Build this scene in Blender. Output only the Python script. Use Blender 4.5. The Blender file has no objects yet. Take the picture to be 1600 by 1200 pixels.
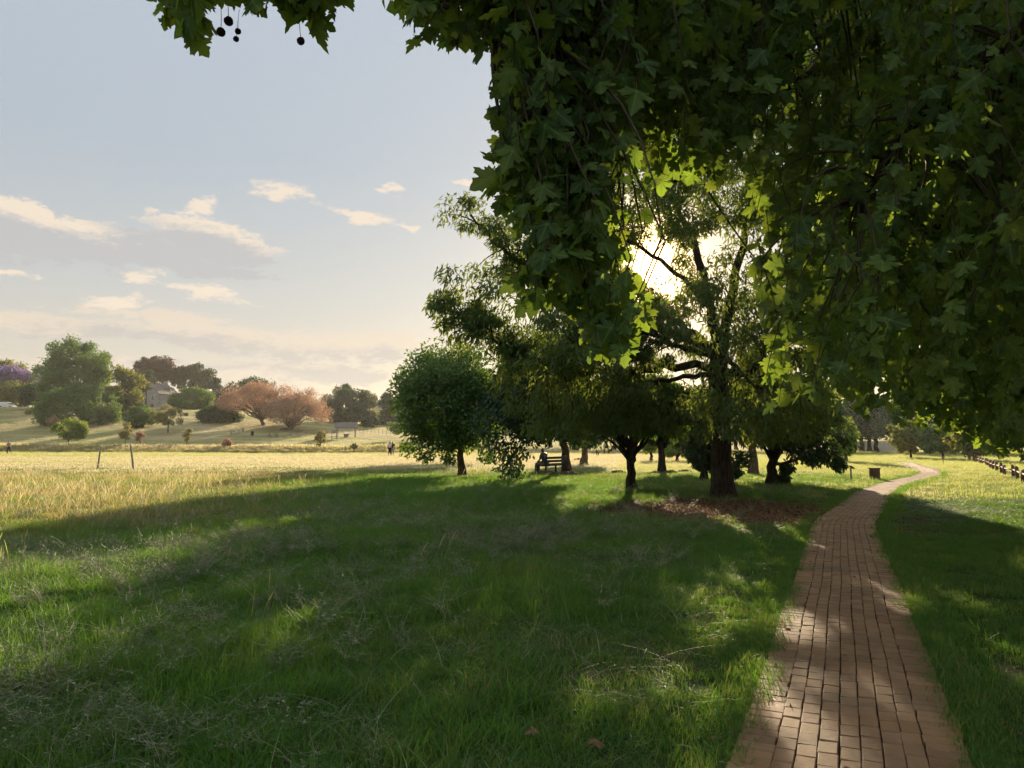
import bpy, bmesh, math, random
import numpy as np
from mathutils import Vector, Matrix
random.seed(7)
SC = bpy.context.scene
COL = SC.collection
R = math.radians
# ------------------------------------------------------------------ camera
CAMZ = 1.6
TILT = math.atan(90 / 1200)
cam_d = bpy.data.cameras.new("camera"); cam = bpy.data.objects.new("camera", cam_d); COL.objects.link(cam)
cam.location = (0, 0, CAMZ); cam.rotation_euler = (math.pi / 2 + TILT, 0, 0)
cam_d.sensor_width = 36; cam_d.lens = 27; cam_d.clip_start = 0.05; cam_d.clip_end = 6000
SC.camera = cam
# ------------------------------------------------------------------ exposure / render
SC.view_settings.view_transform = 'Standard'; SC.view_settings.look = 'None'
SC.view_settings.gamma = 1.0; SC.view_settings.use_curve_mapping = False
EXPO = 1.35
SC.view_settings.exposure = EXPO
SC.render.engine = 'CYCLES'
cy = SC.cycles
cy.use_denoising = True
cy.use_adaptive_sampling = True; cy.adaptive_threshold = 0.015
cy.max_bounces = 10; cy.diffuse_bounces = 6; cy.glossy_bounces = 2; cy.transmission_bounces = 8
cy.transparent_max_bounces = 4; cy.volume_bounces = 0
cy.sample_clamp_indirect = 6.0
cy.caustics_reflective = False; cy.caustics_refractive = False
# ------------------------------------------------------------------ sun and sky
SUN_EL, SUN_AZ = R(13.0), R(10.16)
SUNDIR = Vector((math.sin(SUN_AZ) * math.cos(SUN_EL), math.cos(SUN_AZ) * math.cos(SUN_EL), math.sin(SUN_EL)))
sl = bpy.data.lights.new("sun", 'SUN'); sun = bpy.data.objects.new("sun", sl); COL.objects.link(sun)
sl.energy = 5.0; sl.angle = R(0.5); sl.color = (1.0, 0.83, 0.57)
sun.rotation_euler = SUNDIR.to_track_quat('Z', 'Y').to_euler()
sun.location = (0, 0, 60)

def pixdir(u, v):
    a, b = (u - 800) / 1200, (600 - v) / 1200
    ct, st = math.cos(TILT), math.sin(TILT)
    return np.array((a, ct - b * st, st + b * ct))
def px(u, v, Y):
    d = pixdir(u, v)
    return np.array((0, 0, CAMZ)) + d * (Y / d[1])
def azel(u, v):
    d = pixdir(u, v); d = d / np.linalg.norm(d)
    return math.degrees(math.atan2(d[0], d[1])), math.degrees(math.asin(d[2]))

world = bpy.data.worlds.new("World"); SC.world = world; world.use_nodes = True
SKY_STRENGTH = 0.10
class Nodes:
    def __init__(s, nt): s.nt = nt; s.L = nt.links
    def n(s, t, **kw):
        x = s.nt.nodes.new(t)
        for k, v in kw.items(): setattr(x, k, v)
        return x
    def put(s, sock, v):
        if isinstance(v, bpy.types.NodeSocket): s.L.new(v, sock)
        elif v is not None: sock.default_value = v
    def m(s, op, *a, clamp=False):
        x = s.n('ShaderNodeMath', operation=op); x.use_clamp = clamp
        for i, v in enumerate(a): s.put(x.inputs[i], v)
        return x.outputs[0]
    def mix(s, f, a, b, mode='MIX', clampf=True):
        x = s.n('ShaderNodeMix', data_type='RGBA', blend_type=mode); x.clamp_factor = clampf
        s.put(x.inputs[0], f); s.put(x.inputs[6], c4(a)); s.put(x.inputs[7], c4(b))
        return x.outputs[2]
    def smooth(s, v, lo, hi, a=0.0, b=1.0):
        x = s.n('ShaderNodeMapRange', interpolation_type='SMOOTHSTEP')
        s.put(x.inputs[0], v); s.put(x.inputs[1], lo); s.put(x.inputs[2], hi); s.put(x.inputs[3], a); s.put(x.inputs[4], b)
        return x.outputs[0]
    def noise(s, vec, scale, detail=4.0, rough=0.55, out=0):
        x = s.n('ShaderNodeTexNoise')
        if vec is not None: s.put(x.inputs['Vector'], vec)
        x.inputs['Scale'].default_value = scale; x.inputs['Detail'].default_value = detail; x.inputs['Roughness'].default_value = rough
        return x.outputs[out]
    def xyz(s, a, b, c):
        x = s.n('ShaderNodeCombineXYZ')
        for i, v in enumerate((a, b, c)): s.put(x.inputs[i], v)
        return x.outputs[0]
    def ramp(s, f, stops):
        x = s.n('ShaderNodeValToRGB'); e = x.color_ramp.elements
        while len(e) < len(stops): e.new(0.5)
        for el, (p, c) in zip(e, stops): el.position = p; el.color = c4(c)
        s.put(x.inputs[0], f); return x.outputs[0]
def c4(c):
    if isinstance(c, (tuple, list)) and len(c) == 3: return (*c, 1.0)
    return c

def build_sky():
    nt = world.node_tree; nt.nodes.clear(); N = Nodes(nt)
    out = N.n('ShaderNodeOutputWorld'); bg = N.n('ShaderNodeBackground'); bg.inputs[1].default_value = SKY_STRENGTH
    nt.links.new(bg.outputs[0], out.inputs[0])
    sky = N.n('ShaderNodeTexSky', sky_type='NISHITA'); sky.sun_disc = False
    sky.sun_elevation = SUN_EL; sky.sun_rotation = SUN_AZ
    sky.air_density = 1.0; sky.dust_density = 1.0; sky.ozone_density = 1.0
    G = 1.0 / (SKY_STRENGTH * 2 ** EXPO)          # picture value -> sky value
    tc = N.n('ShaderNodeTexCoord').outputs['Generated']
    sp = N.n('ShaderNodeSeparateXYZ'); nt.links.new(tc, sp.inputs[0]); x, y, z = sp.outputs
    az = N.m('MULTIPLY', N.m('ARCTAN2', x, y), 57.29578)
    el = N.m('MULTIPLY', N.m('ARCSINE', z), 57.29578)
    vm = N.n('ShaderNodeVectorMath', operation='DOT_PRODUCT'); nt.links.new(tc, vm.inputs[0]); vm.inputs[1].default_value = SUNDIR
    ang = N.m('MULTIPLY', N.m('ARCCOSINE', N.m('MINIMUM', vm.outputs['Value'], 0.999999)), 57.29578)
    # high thin veil of evening haze: pale blue above, cream near the horizon; overhead brightened out of view as added fill
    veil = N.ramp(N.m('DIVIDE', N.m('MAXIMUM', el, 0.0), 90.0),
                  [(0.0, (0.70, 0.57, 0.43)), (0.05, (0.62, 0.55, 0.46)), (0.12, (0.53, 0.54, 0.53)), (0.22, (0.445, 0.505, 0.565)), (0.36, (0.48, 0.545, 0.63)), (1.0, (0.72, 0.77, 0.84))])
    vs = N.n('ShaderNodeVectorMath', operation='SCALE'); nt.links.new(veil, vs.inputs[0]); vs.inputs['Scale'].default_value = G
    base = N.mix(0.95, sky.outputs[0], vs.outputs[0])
    # clouds, thin enough that their rims glow
    wv = N.xyz(N.m('MULTIPLY', az, 0.30), N.m('MULTIPLY', el, 0.75), 3.1)
    n1 = N.m('SUBTRACT', N.noise(wv, 1.0, 9.0, 0.60), 0.5); n2 = N.m('SUBTRACT', N.noise(wv, 3.4, 8.0, 0.66), 0.5)
    w2 = N.xyz(N.m('MULTIPLY', az, 0.30), N.m('MULTIPLY', el, 0.75), 9.7); n3 = N.m('SUBTRACT', N.noise(w2, 2.1, 7.0, 0.62), 0.5)
    azw = N.m('ADD', az, N.m('MULTIPLY', n3, 5.0)); elw = N.m('ADD', el, N.m('MULTIPLY', n1, 2.2))
    nz = N.m('ADD', N.m('MULTIPLY', n1, 1.1), N.m('MULTIPLY', n2, 1.9))
    def group(lst, amp, lift=0.0):
        tot = None
        for (u, v, ru, rv, tl) in lst:
            a0, e0 = azel(u, v); ra = abs(azel(u + ru, v)[0] - azel(u - ru, v)[0]) / 2; re = abs(azel(u, v + rv)[1] - azel(u, v - rv)[1]) / 2
            dx = N.m('SUBTRACT', azw, a0); dy = N.m('ADD', N.m('SUBTRACT', elw, e0 - lift), N.m('MULTIPLY', dx, math.tan(R(tl))))
            q = N.m('SQRT', N.m('ADD', N.m('POWER', N.m('ABSOLUTE', N.m('DIVIDE', dx, ra)), 2.0), N.m('POWER', N.m('ABSOLUTE', N.m('DIVIDE', dy, re)), 2.0)))
            q = N.m('SUBTRACT', 1.0, q)
            tot = q if tot is None else N.m('MAXIMUM', tot, q)
        tot = N.m('MAXIMUM', tot, -1.5)
        return N.m('ADD', tot, N.m('MULTIPLY', nz, amp))
    BIG = [(110, 378, 250, 42, 0), (330, 378, 120, 40, 9), (255, 410, 190, 17, 3), (30, 345, 110, 36, 12), (-260, 380, 300, 70, 0)]
    LOW = [(330, 525, 200, 30, 3), (520, 545, 190, 32, 2), (90, 510, 160, 24, 0), (620, 535, 100, 20, 2), (250, 495, 170, 13, 2), (450, 585, 260, 18, 0), (150, 570, 200, 20, 0), (1000, 560, 300, 30, 0), (-250, 520, 260, 40, 0)]
    small = group([(445, 297, 66, 17, 7), (568, 338, 70, 14, 10), (618, 293, 20, 11, 0), (216, 436, 34, 20, -8), (325, 458, 90, 14, 6), (185, 470, 66, 14, -4), (740, 286, 36, 8, 10), (15, 428, 46, 12, 0), (312, 320, 30, 14, -10), (640, 356, 24, 6, 8)], 0.9)
    A, A2, Bc = tuple(c * G for c in (0.92, 0.78, 0.62)), tuple(c * G for c in (0.80, 0.68, 0.55)), tuple(c * G for c in (0.52, 0.525, 0.535))
    col = base
    d = group(LOW, 1.0); da = group(LOW, 1.0, 1.3)
    col = N.mix(N.m('MULTIPLY', N.smooth(d, -0.05, 0.6), 0.80), col, N.mix(N.smooth(da, -0.3, 0.6), A2, tuple(c * G for c in (0.56, 0.525, 0.495))))
    d = group(BIG, 0.62); da = group(BIG, 0.62, 1.5)
    col = N.mix(N.m('MULTIPLY', N.smooth(d, 0.0, 0.28), 0.88), col, N.mix(N.smooth(da, -0.60, 0.02), A, Bc))
    col = N.mix(N.m('MULTIPLY', N.smooth(small, 0.05, 0.75), 0.85), col, A)
    # bright aureole round the sun
    g1 = N.m('MULTIPLY', N.m('EXPONENT', N.m('MULTIPLY', ang, -0.78)), 16.0 * G)
    g2 = N.m('MULTIPLY', N.m('EXPONENT', N.m('MULTIPLY', ang, -0.16)), 0.22 * G)
    gs = N.m('ADD', g1, g2)
    gl = N.n('ShaderNodeVectorMath', operation='SCALE'); gl.inputs[0].default_value = (1.0, 0.56, 0.17); nt.links.new(gs, gl.inputs['Scale'])
    col = N.mix(1.0, col, gl.outputs[0], 'ADD')
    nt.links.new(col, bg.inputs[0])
build_sky()

# ------------------------------------------------------------------ helpers
def link(name, me, parent=None, mat=None):
    o = bpy.data.objects.new(name, me); COL.objects.link(o)
    if parent is not None: o.parent = parent
    if mat is not None and me is not None and len(me.materials) == 0: me.materials.append(mat)
    return o
def empty(name, loc, rz=0.0):
    o = bpy.data.objects.new(name, None); COL.objects.link(o); o.location = loc; o.rotation_euler = (0, 0, rz); o.empty_display_size = 0.2
    return o
def tag(o, label=None, cat=None, group=None, kind=None):
    for k, v in (('label', label), ('category', cat), ('group', group), ('kind', kind)):
        if v: o[k] = v
    return o
def mesh(name, V, F, mat=None, smooth=False, attrs=None, midx=None):
    """V (n,3); F list of int arrays (k,3) / (k,4)"""
    V = np.asarray(V, np.float32).reshape(-1, 3)
    F = [np.asarray(f, np.int32) for f in F if len(f)]
    me = bpy.data.meshes.new(name)
    me.vertices.add(len(V)); me.vertices.foreach_set('co', V.ravel())
    nl = sum(f.size for f in F); nf = sum(len(f) for f in F)
    me.loops.add(nl); me.polygons.add(nf)
    me.loops.foreach_set('vertex_index', np.concatenate([f.ravel() for f in F]))
    tot = np.concatenate([np.full(len(f), f.shape[1], np.int32) for f in F])
    st = np.concatenate([[0], np.cumsum(tot)[:-1]]).astype(np.int32)
    me.polygons.foreach_set('loop_start', st); me.polygons.foreach_set('loop_total', tot)
    me.polygons.foreach_set('use_smooth', np.full(nf, smooth, bool))
    if midx is not None: me.polygons.foreach_set('material_index', np.asarray(midx, np.int32))
    for k, a in (attrs or {}).items():
        at = me.attributes.new(k, 'FLOAT', 'POINT'); at.data.foreach_set('value', np.asarray(a, np.float32))
    me.update(calc_edges=True)
    if mat is not None:
        for q in (mat if isinstance(mat, (list, tuple)) else [mat]): me.materials.append(q)
    return me
def unit(a): return a / np.maximum(np.linalg.norm(a, axis=-1, keepdims=True), 1e-9)
class MB:
    """collects tubes, boxes and loose faces into one mesh"""
    def __init__(s): s.V = []; s.Q = []; s.T = []; s.n = 0
    def add(s, V, Q=(), T=()):
        V = np.asarray(V, float).reshape(-1, 3); s.V.append(V)
        if len(Q): s.Q.append(np.asarray(Q, int).reshape(-1, 4) + s.n)
        if len(T): s.T.append(np.asarray(T, int).reshape(-1, 3) + s.n)
        s.n += len(V); return s
    def tube(s, P, Rr, n=6, cap=True):
        P = np.asarray(P, float); k = len(P); Rr = np.broadcast_to(np.asarray(Rr, float), (k,))
        T = unit(np.gradient(P, axis=0)); up = np.array((0, 0, 1.0)) if abs(T[0, 2]) < 0.9 else np.array((1.0, 0, 0))
        a = unit(np.cross(T, up)); b = np.cross(T, a)
        th = np.arange(n) * 2 * math.pi / n
        V = P[:, None] + Rr[:, None, None] * (np.cos(th)[None, :, None] * a[:, None] + np.sin(th)[None, :, None] * b[:, None])
        i = np.arange(k - 1)[:, None] * n; j = np.arange(n)[None]; j2 = (j + 1) % n
        Q = np.stack([i + j, i + j2, i + n + j2, i + n + j], -1).reshape(-1, 4)
        V = V.reshape(-1, 3); T3 = []
        if cap:
            V = np.vstack([V, P[:1], P[-1:]]); c0, c1 = k * n, k * n + 1
            T3 = [(c0, (q + 1) % n, q) for q in range(n)] + [(c1, (k - 1) * n + q, (k - 1) * n + (q + 1) % n) for q in range(n)]
        return s.add(V, Q, T3)
    def box(s, c, d, rot=None):
        c = np.asarray(c, float); hx, hy, hz = np.asarray(d, float) / 2
        V = np.array([(x, y, z) for z in (-hz, hz) for y in (-hy, hy) for x in (-hx, hx)])
        if rot is not None: V = V @ np.asarray(Matrix(rot).to_3x3()).T
        Q = [(0, 2, 3, 1), (4, 5, 7, 6), (0, 1, 5, 4), (2, 6, 7, 3), (0, 4, 6, 2), (1, 3, 7, 5)]
        return s.add(V + c, Q)
    def mesh(s, name, mat=None, smooth=False):
        return mesh(name, np.vstack(s.V), ([np.vstack(s.Q)] if s.Q else []) + ([np.vstack(s.T)] if s.T else []), mat, smooth)
    def obj(s, name, mat, parent=None, smooth=False): return link(name, s.mesh(name, mat, smooth), parent)
def bez(a, b, c, n):
    t = np.linspace(0, 1, n)[:, None]; a, b, c = map(lambda q: np.asarray(q, float), (a, b, c))
    return (1 - t) ** 2 * a + 2 * t * (1 - t) * b + t * t * c
def poly(pts, n):
    """smooth curve through points"""
    P = np.asarray(pts, float); d = np.r_[0, np.cumsum(np.linalg.norm(np.diff(P, axis=0), axis=1))]
    m = np.gradient(P, d, axis=0) if len(P) > 2 else np.tile((P[-1] - P[0]) / d[-1], (2, 1))
    s = np.linspace(0, d[-1], n); k = np.clip(np.searchsorted(d, s, 'right') - 1, 0, len(P) - 2)
    h = (d[k + 1] - d[k])[:, None]; t = ((s - d[k])[:, None]) / h
    return (2*t**3-3*t**2+1)*P[k] + (t**3-2*t**2+t)*h*m[k] + (-2*t**3+3*t**2)*P[k+1] + (t**3-t**2)*h*m[k+1]
def vnoise(x, y, seed=0):
    x = np.asarray(x, float); y = np.asarray(y, float)
    xi = np.floor(x).astype(np.int64); yi = np.floor(y).astype(np.int64); fx = x - xi; fy = y - yi
    def hsh(a, b):
        h = (a * 374761393 + b * 668265263 + seed * 1442695041) & 0xffffffff
        h = ((h ^ (h >> 13)) * 1274126177) & 0xffffffff
        return ((h ^ (h >> 16)) & 0xffff) / 65535.0
    sx = fx * fx * (3 - 2 * fx); sy = fy * fy * (3 - 2 * fy)
    a = hsh(xi, yi); b = hsh(xi + 1, yi); c = hsh(xi, yi + 1); d = hsh(xi + 1, yi + 1)
    return (a * (1 - sx) + b * sx) * (1 - sy) + (c * (1 - sx) + d * sx) * sy
def fnoise(x, y, seed=0, o=3):
    s = 0; w = 0
    for k in range(o):
        s = s + vnoise(np.asarray(x) * 2 ** k, np.asarray(y) * 2 ** k, seed + k * 17) * 0.5 ** k; w += 0.5 ** k
    return s / w
def sstep(x, a, b):
    t = np.clip((np.asarray(x, float) - a) / (b - a), 0, 1); return t * t * (3 - 2 * t)

# ------------------------------------------------------------------ lie of the land and the path line
PATHPX = [(1200, 1330), (1120, 1327), (1025, 1325.5), (955, 1321), (920, 1323), (885, 1320), (850, 1319), (815, 1321.5), (800, 1338), (775, 1361), (763, 1380),
          (754, 1405), (748, 1431), (743.5, 1448), (738.5, 1453), (734, 1445), (730, 1432), (726.5, 1424)]
pp = [(-2.6, -4.0), (-1.05, -1.5), (0.18, 1.0)]
for v, u in PATHPX:
    d = pixdir(u, v); t = -CAMZ / d[2]; pp.append((d[0] * t, d[1] * t))
pp.append((30.5, 60.0))
_pp = np.array(pp); _pp[:, 0] = np.r_[_pp[:3, 0], _pp[3:, 0]]
PC = poly(np.c_[_pp, np.zeros(len(_pp))], 700)[:, :2]
for _ in range(25): PC[1:-1] = 0.25 * PC[:-2] + 0.5 * PC[1:-1] + 0.25 * PC[2:]
PS = np.r_[0, np.cumsum(np.linalg.norm(np.diff(PC, axis=0), axis=1))]
def pdist(x, y):
    x = np.asarray(x, float).ravel(); y = np.asarray(y, float).ravel(); out = np.full(len(x), 99.0)
    for i in range(0, len(x), 20000):
        s = slice(i, i + 20000)
        near = (y[s] < 64) & (np.abs(x[s]) < 40)
        if near.any():
            a = x[s][near]; b = y[s][near]
            q = np.sqrt(((a[:, None] - PC[None, ::2, 0]) ** 2 + (b[:, None] - PC[None, ::2, 1]) ** 2).min(1))
            o = out[s]; o[near] = q; out[s] = o
    return out
def H(x, y):
    x = np.asarray(x, float); y = np.asarray(y, float)
    ratio = x / np.maximum(y, 1.0)
    lf = 10.8 - 5.9 * sstep(ratio, -0.45, -0.05) - 1.0 * sstep(ratio, 0.0, 0.4)
    return lf * sstep(y, 108, 215)
def hz(x, y): return float(H(np.array([x]), np.array([y]))[0])
def gpt(u, v):
    d = pixdir(u, v)
    lo, hi = 1.0, 400.0
    t = np.linspace(1, 400, 8000); P = d[None] * t[:, None]; zz = P[:, 2] + CAMZ - H(P[:, 0], P[:, 1])
    k = np.argmax(zz < 0); return np.array((P[k, 0], P[k, 1], hz(P[k, 0], P[k, 1])))
# ------------------------------------------------------------------ materials
def newmat(name):
    m = bpy.data.materials.new(name); m.use_nodes = True; nt = m.node_tree; nt.nodes.clear()
    N = Nodes(nt); out = N.n('ShaderNodeOutputMaterial'); return m, N, out
def attr(N, name, inst=False):
    x = N.n('ShaderNodeAttribute'); x.attribute_name = name; x.attribute_type = 'INSTANCER' if inst else 'GEOMETRY'
    return x.outputs['Fac']
def leafmat(name, ca, cb, tr, trans=0.4, rough=0.5, spec=0.3, vein=False):
    m, N, out = newmat(name)
    v = attr(N, 'var'); oi = N.n('ShaderNodeObjectInfo').outputs['Random']
    v = N.m('FRACT', N.m('ADD', v, N.m('MULTIPLY', oi, 0.37)))
    if vein: v = N.m('POWER', v, 2.0)
    col = N.mix(v, ca, cb); tcol = N.mix(v, tr, tuple(c * k for c, k in zip(tr, (1.25, 0.95, 0.8))))
    if vein:
        ve = N.smooth(attr(N, 'vein'), 0.80, 0.97)
        col = N.mix(N.m('MULTIPLY', ve, 0.55), col, tuple(min(1, c * 2.6 + .03) for c in cb))
        pn = N.noise(N.n('ShaderNodeTexCoord').outputs['Object'], 26, 3)
        col = N.mix(N.m('MULTIPLY', N.smooth(pn, .45, .75), .35), col, tuple(c * .6 for c in ca))
        tcol = N.mix(N.m('MULTIPLY', ve, 0.5), tcol, tuple(c * 0.45 for c in tr))
    df = N.n('ShaderNodeBsdfDiffuse'); N.put(df.inputs[0], col); gs = N.n('ShaderNodeBsdfGlossy'); gs.inputs['Roughness'].default_value = rough
    p = N.n('ShaderNodeMixShader'); p.inputs[0].default_value = 0.13 * spec; N.L.new(df.outputs[0], p.inputs[1]); N.L.new(gs.outputs[0], p.inputs[2])
    t = N.n('ShaderNodeBsdfTranslucent'); N.put(t.inputs[0], tcol)
    mx = N.n('ShaderNodeMixShader'); mx.inputs[0].default_value = trans
    N.L.new(p.outputs[0], mx.inputs[1]); N.L.new(t.outputs[0], mx.inputs[2]); N.L.new(mx.outputs[0], out.inputs[0])
    return m
def plain(name, col, rough=0.7, metal=0.0, var=0.25, scale=6.0, bump=0.0, spec=0.3):
    m, N, out = newmat(name)
    tc = N.n('ShaderNodeTexCoord').outputs['Object']; nz = N.noise(tc, scale, 5, 0.6)
    c = N.mix(N.smooth(nz, 0.3, 0.7), tuple(q * (1 - var) for q in col), tuple(min(1, q * (1 + var)) for q in col))
    p = N.n('ShaderNodeBsdfPrincipled'); N.put(p.inputs['Base Color'], c); p.inputs['Roughness'].default_value = rough; p.inputs['Metallic'].default_value = metal
    p.inputs['Specular IOR Level'].default_value = spec
    if bump:
        b = N.n('ShaderNodeBump'); b.inputs['Strength'].default_value = bump; b.inputs['Distance'].default_value = 0.02
        N.L.new(N.noise(tc, scale * 4, 4), b.inputs['Height']); N.L.new(b.outputs[0], p.inputs['Normal'])
    N.L.new(p.outputs[0], out.inputs[0]); return m
def barkmat(name, ca, cb, sc=5.0):
    m, N, out = newmat(name)
    tc = N.n('ShaderNodeTexCoord').outputs['Object']
    mp = N.n('ShaderNodeMapping'); mp.inputs['Scale'].default_value = (1, 1, 0.18); N.L.new(tc, mp.inputs[0])
    a = N.noise(mp.outputs[0], sc * 4, 6, 0.65); b = N.noise(tc, sc * 0.5, 4)
    c = N.mix(N.smooth(a, 0.35, 0.65), ca, cb); c = N.mix(N.m('MULTIPLY', N.smooth(b, .5, .75), 0.4), c, tuple(q * 1.5 for q in cb))
    p = N.n('ShaderNodeBsdfPrincipled'); N.put(p.inputs['Base Color'], c); p.inputs['Roughness'].default_value = 0.9; p.inputs['Specular IOR Level'].default_value = 0.15
    bp = N.n('ShaderNodeBump'); bp.inputs['Strength'].default_value = 0.8; bp.inputs['Distance'].default_value = 0.04
    N.L.new(a, bp.inputs['Height']); N.L.new(bp.outputs[0], p.inputs['Normal']); N.L.new(p.outputs[0], out.inputs[0]); return m
def grassmat(name, green, green2, dry, tg, td, trans=0.45, rough=0.55):
    """tint on the instance: 0 green .. 1 dry"""
    m, N, out = newmat(name)
    v = attr(N, 'var'); ti = attr(N, 'tint', True); h = attr(N, 'hgt')
    d = N.smooth(N.m('ADD', ti, N.m('MULTIPLY', N.m('SUBTRACT', v, 0.5), 0.7)), 0.25, 0.85)
    g = N.mix(v, green, green2); c = N.mix(d, g, dry); t = N.mix(d, tg, td)
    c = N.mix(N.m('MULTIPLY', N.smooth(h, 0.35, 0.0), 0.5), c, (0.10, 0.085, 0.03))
    p = N.n('ShaderNodeBsdfPrincipled'); N.put(p.inputs['Base Color'], c); p.inputs['Roughness'].default_value = rough; p.inputs['Specular IOR Level'].default_value = 0.35
    tr = N.n('ShaderNodeBsdfTranslucent'); N.put(tr.inputs[0], t)
    mx = N.n('ShaderNodeMixShader'); mx.inputs[0].default_value = trans
    N.L.new(p.outputs[0], mx.inputs[1]); N.L.new(tr.outputs[0], mx.inputs[2]); N.L.new(mx.outputs[0], out.inputs[0]); return m

M = {}
M['plane_leaf'] = leafmat('plane_leaf', (0.026, 0.066, 0.016), (0.125, 0.205, 0.042), (0.28, 0.42, 0.04), 0.40, 0.55, 0.28, vein=True)
M['dead_leaf'] = leafmat('dead_leaf', (0.13, 0.065, 0.03), (0.26, 0.15, 0.08), (0.2, 0.1, 0.03), 0.15, 0.7, 0.2, vein=True)
M['willow'] = leafmat('willow', (0.040, 0.092, 0.024), (0.074, 0.130, 0.036), (0.22, 0.31, 0.04), 0.34, 0.55, 0.3)
M['mid'] = leafmat('mid', (0.048, 0.118, 0.028), (0.088, 0.165, 0.046), (0.17, 0.31, 0.04), 0.30, 0.55, 0.35)
M['dark'] = leafmat('dark', (0.020, 0.055, 0.022), (0.045, 0.092, 0.036), (0.08, 0.15, 0.03), 0.22, 0.55, 0.35)
M['fresh'] = leafmat('fresh', (0.075, 0.15, 0.022), (0.12, 0.20, 0.04), (0.30, 0.44, 0.05), 0.36)
M['olive'] = leafmat('olive', (0.070, 0.115, 0.030), (0.120, 0.155, 0.045), (0.28, 0.32, 0.06), 0.34)
M['teal'] = leafmat('teal', (0.040, 0.070, 0.045), (0.070, 0.105, 0.06), (0.12, 0.17, 0.06), 0.25)
M['copper'] = leafmat('copper', (0.075, 0.050, 0.045), (0.12, 0.085, 0.065), (0.16, 0.08, 0.05), 0.2)
M['rust'] = leafmat('rust', (0.31, 0.205, 0.145), (0.45, 0.32, 0.235), (0.42, 0.27, 0.17), 0.34, 0.7)
M['purple'] = leafmat('purple', (0.20, 0.15, 0.33), (0.30, 0.23, 0.42), (0.3, 0.22, 0.42), 0.3)
M['pale'] = leafmat('pale', (0.12, 0.145, 0.05), (0.19, 0.20, 0.08), (0.35, 0.34, 0.1), 0.35)
M['bark'] = barkmat('bark', (0.018, 0.013, 0.010), (0.065, 0.048, 0.035))
M['bark_warm'] = barkmat('bark_warm', (0.07, 0.045, 0.03), (0.20, 0.135, 0.085))
M['twig'] = plain('twig', (0.07, 0.055, 0.03), 0.8)
M['seed'] = plain('seed', (0.045, 0.028, 0.022), 0.9, scale=60, bump=0.8)
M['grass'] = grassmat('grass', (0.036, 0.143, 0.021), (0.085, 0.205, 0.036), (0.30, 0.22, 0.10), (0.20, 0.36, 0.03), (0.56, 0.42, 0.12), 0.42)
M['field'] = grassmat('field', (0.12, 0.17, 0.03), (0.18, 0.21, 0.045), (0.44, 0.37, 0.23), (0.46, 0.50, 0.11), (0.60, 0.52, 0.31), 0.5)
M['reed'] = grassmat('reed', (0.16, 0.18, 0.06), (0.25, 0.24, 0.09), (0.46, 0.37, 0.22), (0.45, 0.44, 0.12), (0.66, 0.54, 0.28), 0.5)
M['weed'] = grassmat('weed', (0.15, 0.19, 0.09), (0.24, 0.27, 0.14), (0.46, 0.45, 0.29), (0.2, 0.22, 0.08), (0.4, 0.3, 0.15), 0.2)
M['steel'] = plain('steel', (0.10, 0.10, 0.095), 0.5, 0.6)
M['wood_grey'] = plain('wood_grey', (0.30, 0.25, 0.19), 0.85, scale=20, bump=.4)
M['wood_red'] = plain('wood_red', (0.14, 0.075, 0.045), 0.8, scale=20, bump=.4)
M['white_paint'] = plain('white_paint', (0.72, 0.70, 0.66), 0.6, var=0.08)
M['bench_green'] = plain('bench_green', (0.035, 0.06, 0.045), 0.6)
M['concrete'] = plain('concrete', (0.34, 0.32, 0.29), 0.9, scale=3)
M['wall_grey'] = plain('wall_grey', (0.33, 0.31, 0.30), 0.9, scale=1.5)
M['wall_white'] = plain('wall_white', (0.62, 0.58, 0.55), 0.85, scale=1.0, var=.08)
M['roof'] = plain('roof', (0.19, 0.15, 0.13), 0.8)
M['glass'] = plain('glass', (0.03, 0.035, 0.04), 0.08, spec=0.6)
M['car_white'] = plain('car_white', (0.74, 0.74, 0.74), 0.25, spec=.6, var=.03)
M['car_silver'] = plain('car_silver', (0.42, 0.45, 0.50), 0.3, 0.4, spec=.6, var=.03)
M['rubber'] = plain('rubber', (0.02, 0.02, 0.02), 0.85)
M['skin_dark'] = plain('skin_dark', (0.16, 0.085, 0.05), 0.5)
M['skin_mid'] = plain('skin_mid', (0.34, 0.19, 0.12), 0.5)
M['black_cloth'] = plain('black_cloth', (0.02, 0.02, 0.025), 0.9)
M['white_cloth'] = plain('white_cloth', (0.62, 0.60, 0.66), 0.9, var=.08)
M['grey_cloth'] = plain('grey_cloth', (0.30, 0.27, 0.26), 0.9)
M['blue_cloth'] = plain('blue_cloth', (0.10, 0.13, 0.19), 0.9)
M['hair'] = plain('hair', (0.015, 0.012, 0.01), 0.7)
M['soil'] = plain('soil', (0.13, 0.075, 0.045), 1.0, scale=12, bump=.8)
M['hill'] = plain('hill', (0.07, 0.075, 0.06), 1.0, scale=0.02)

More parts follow.
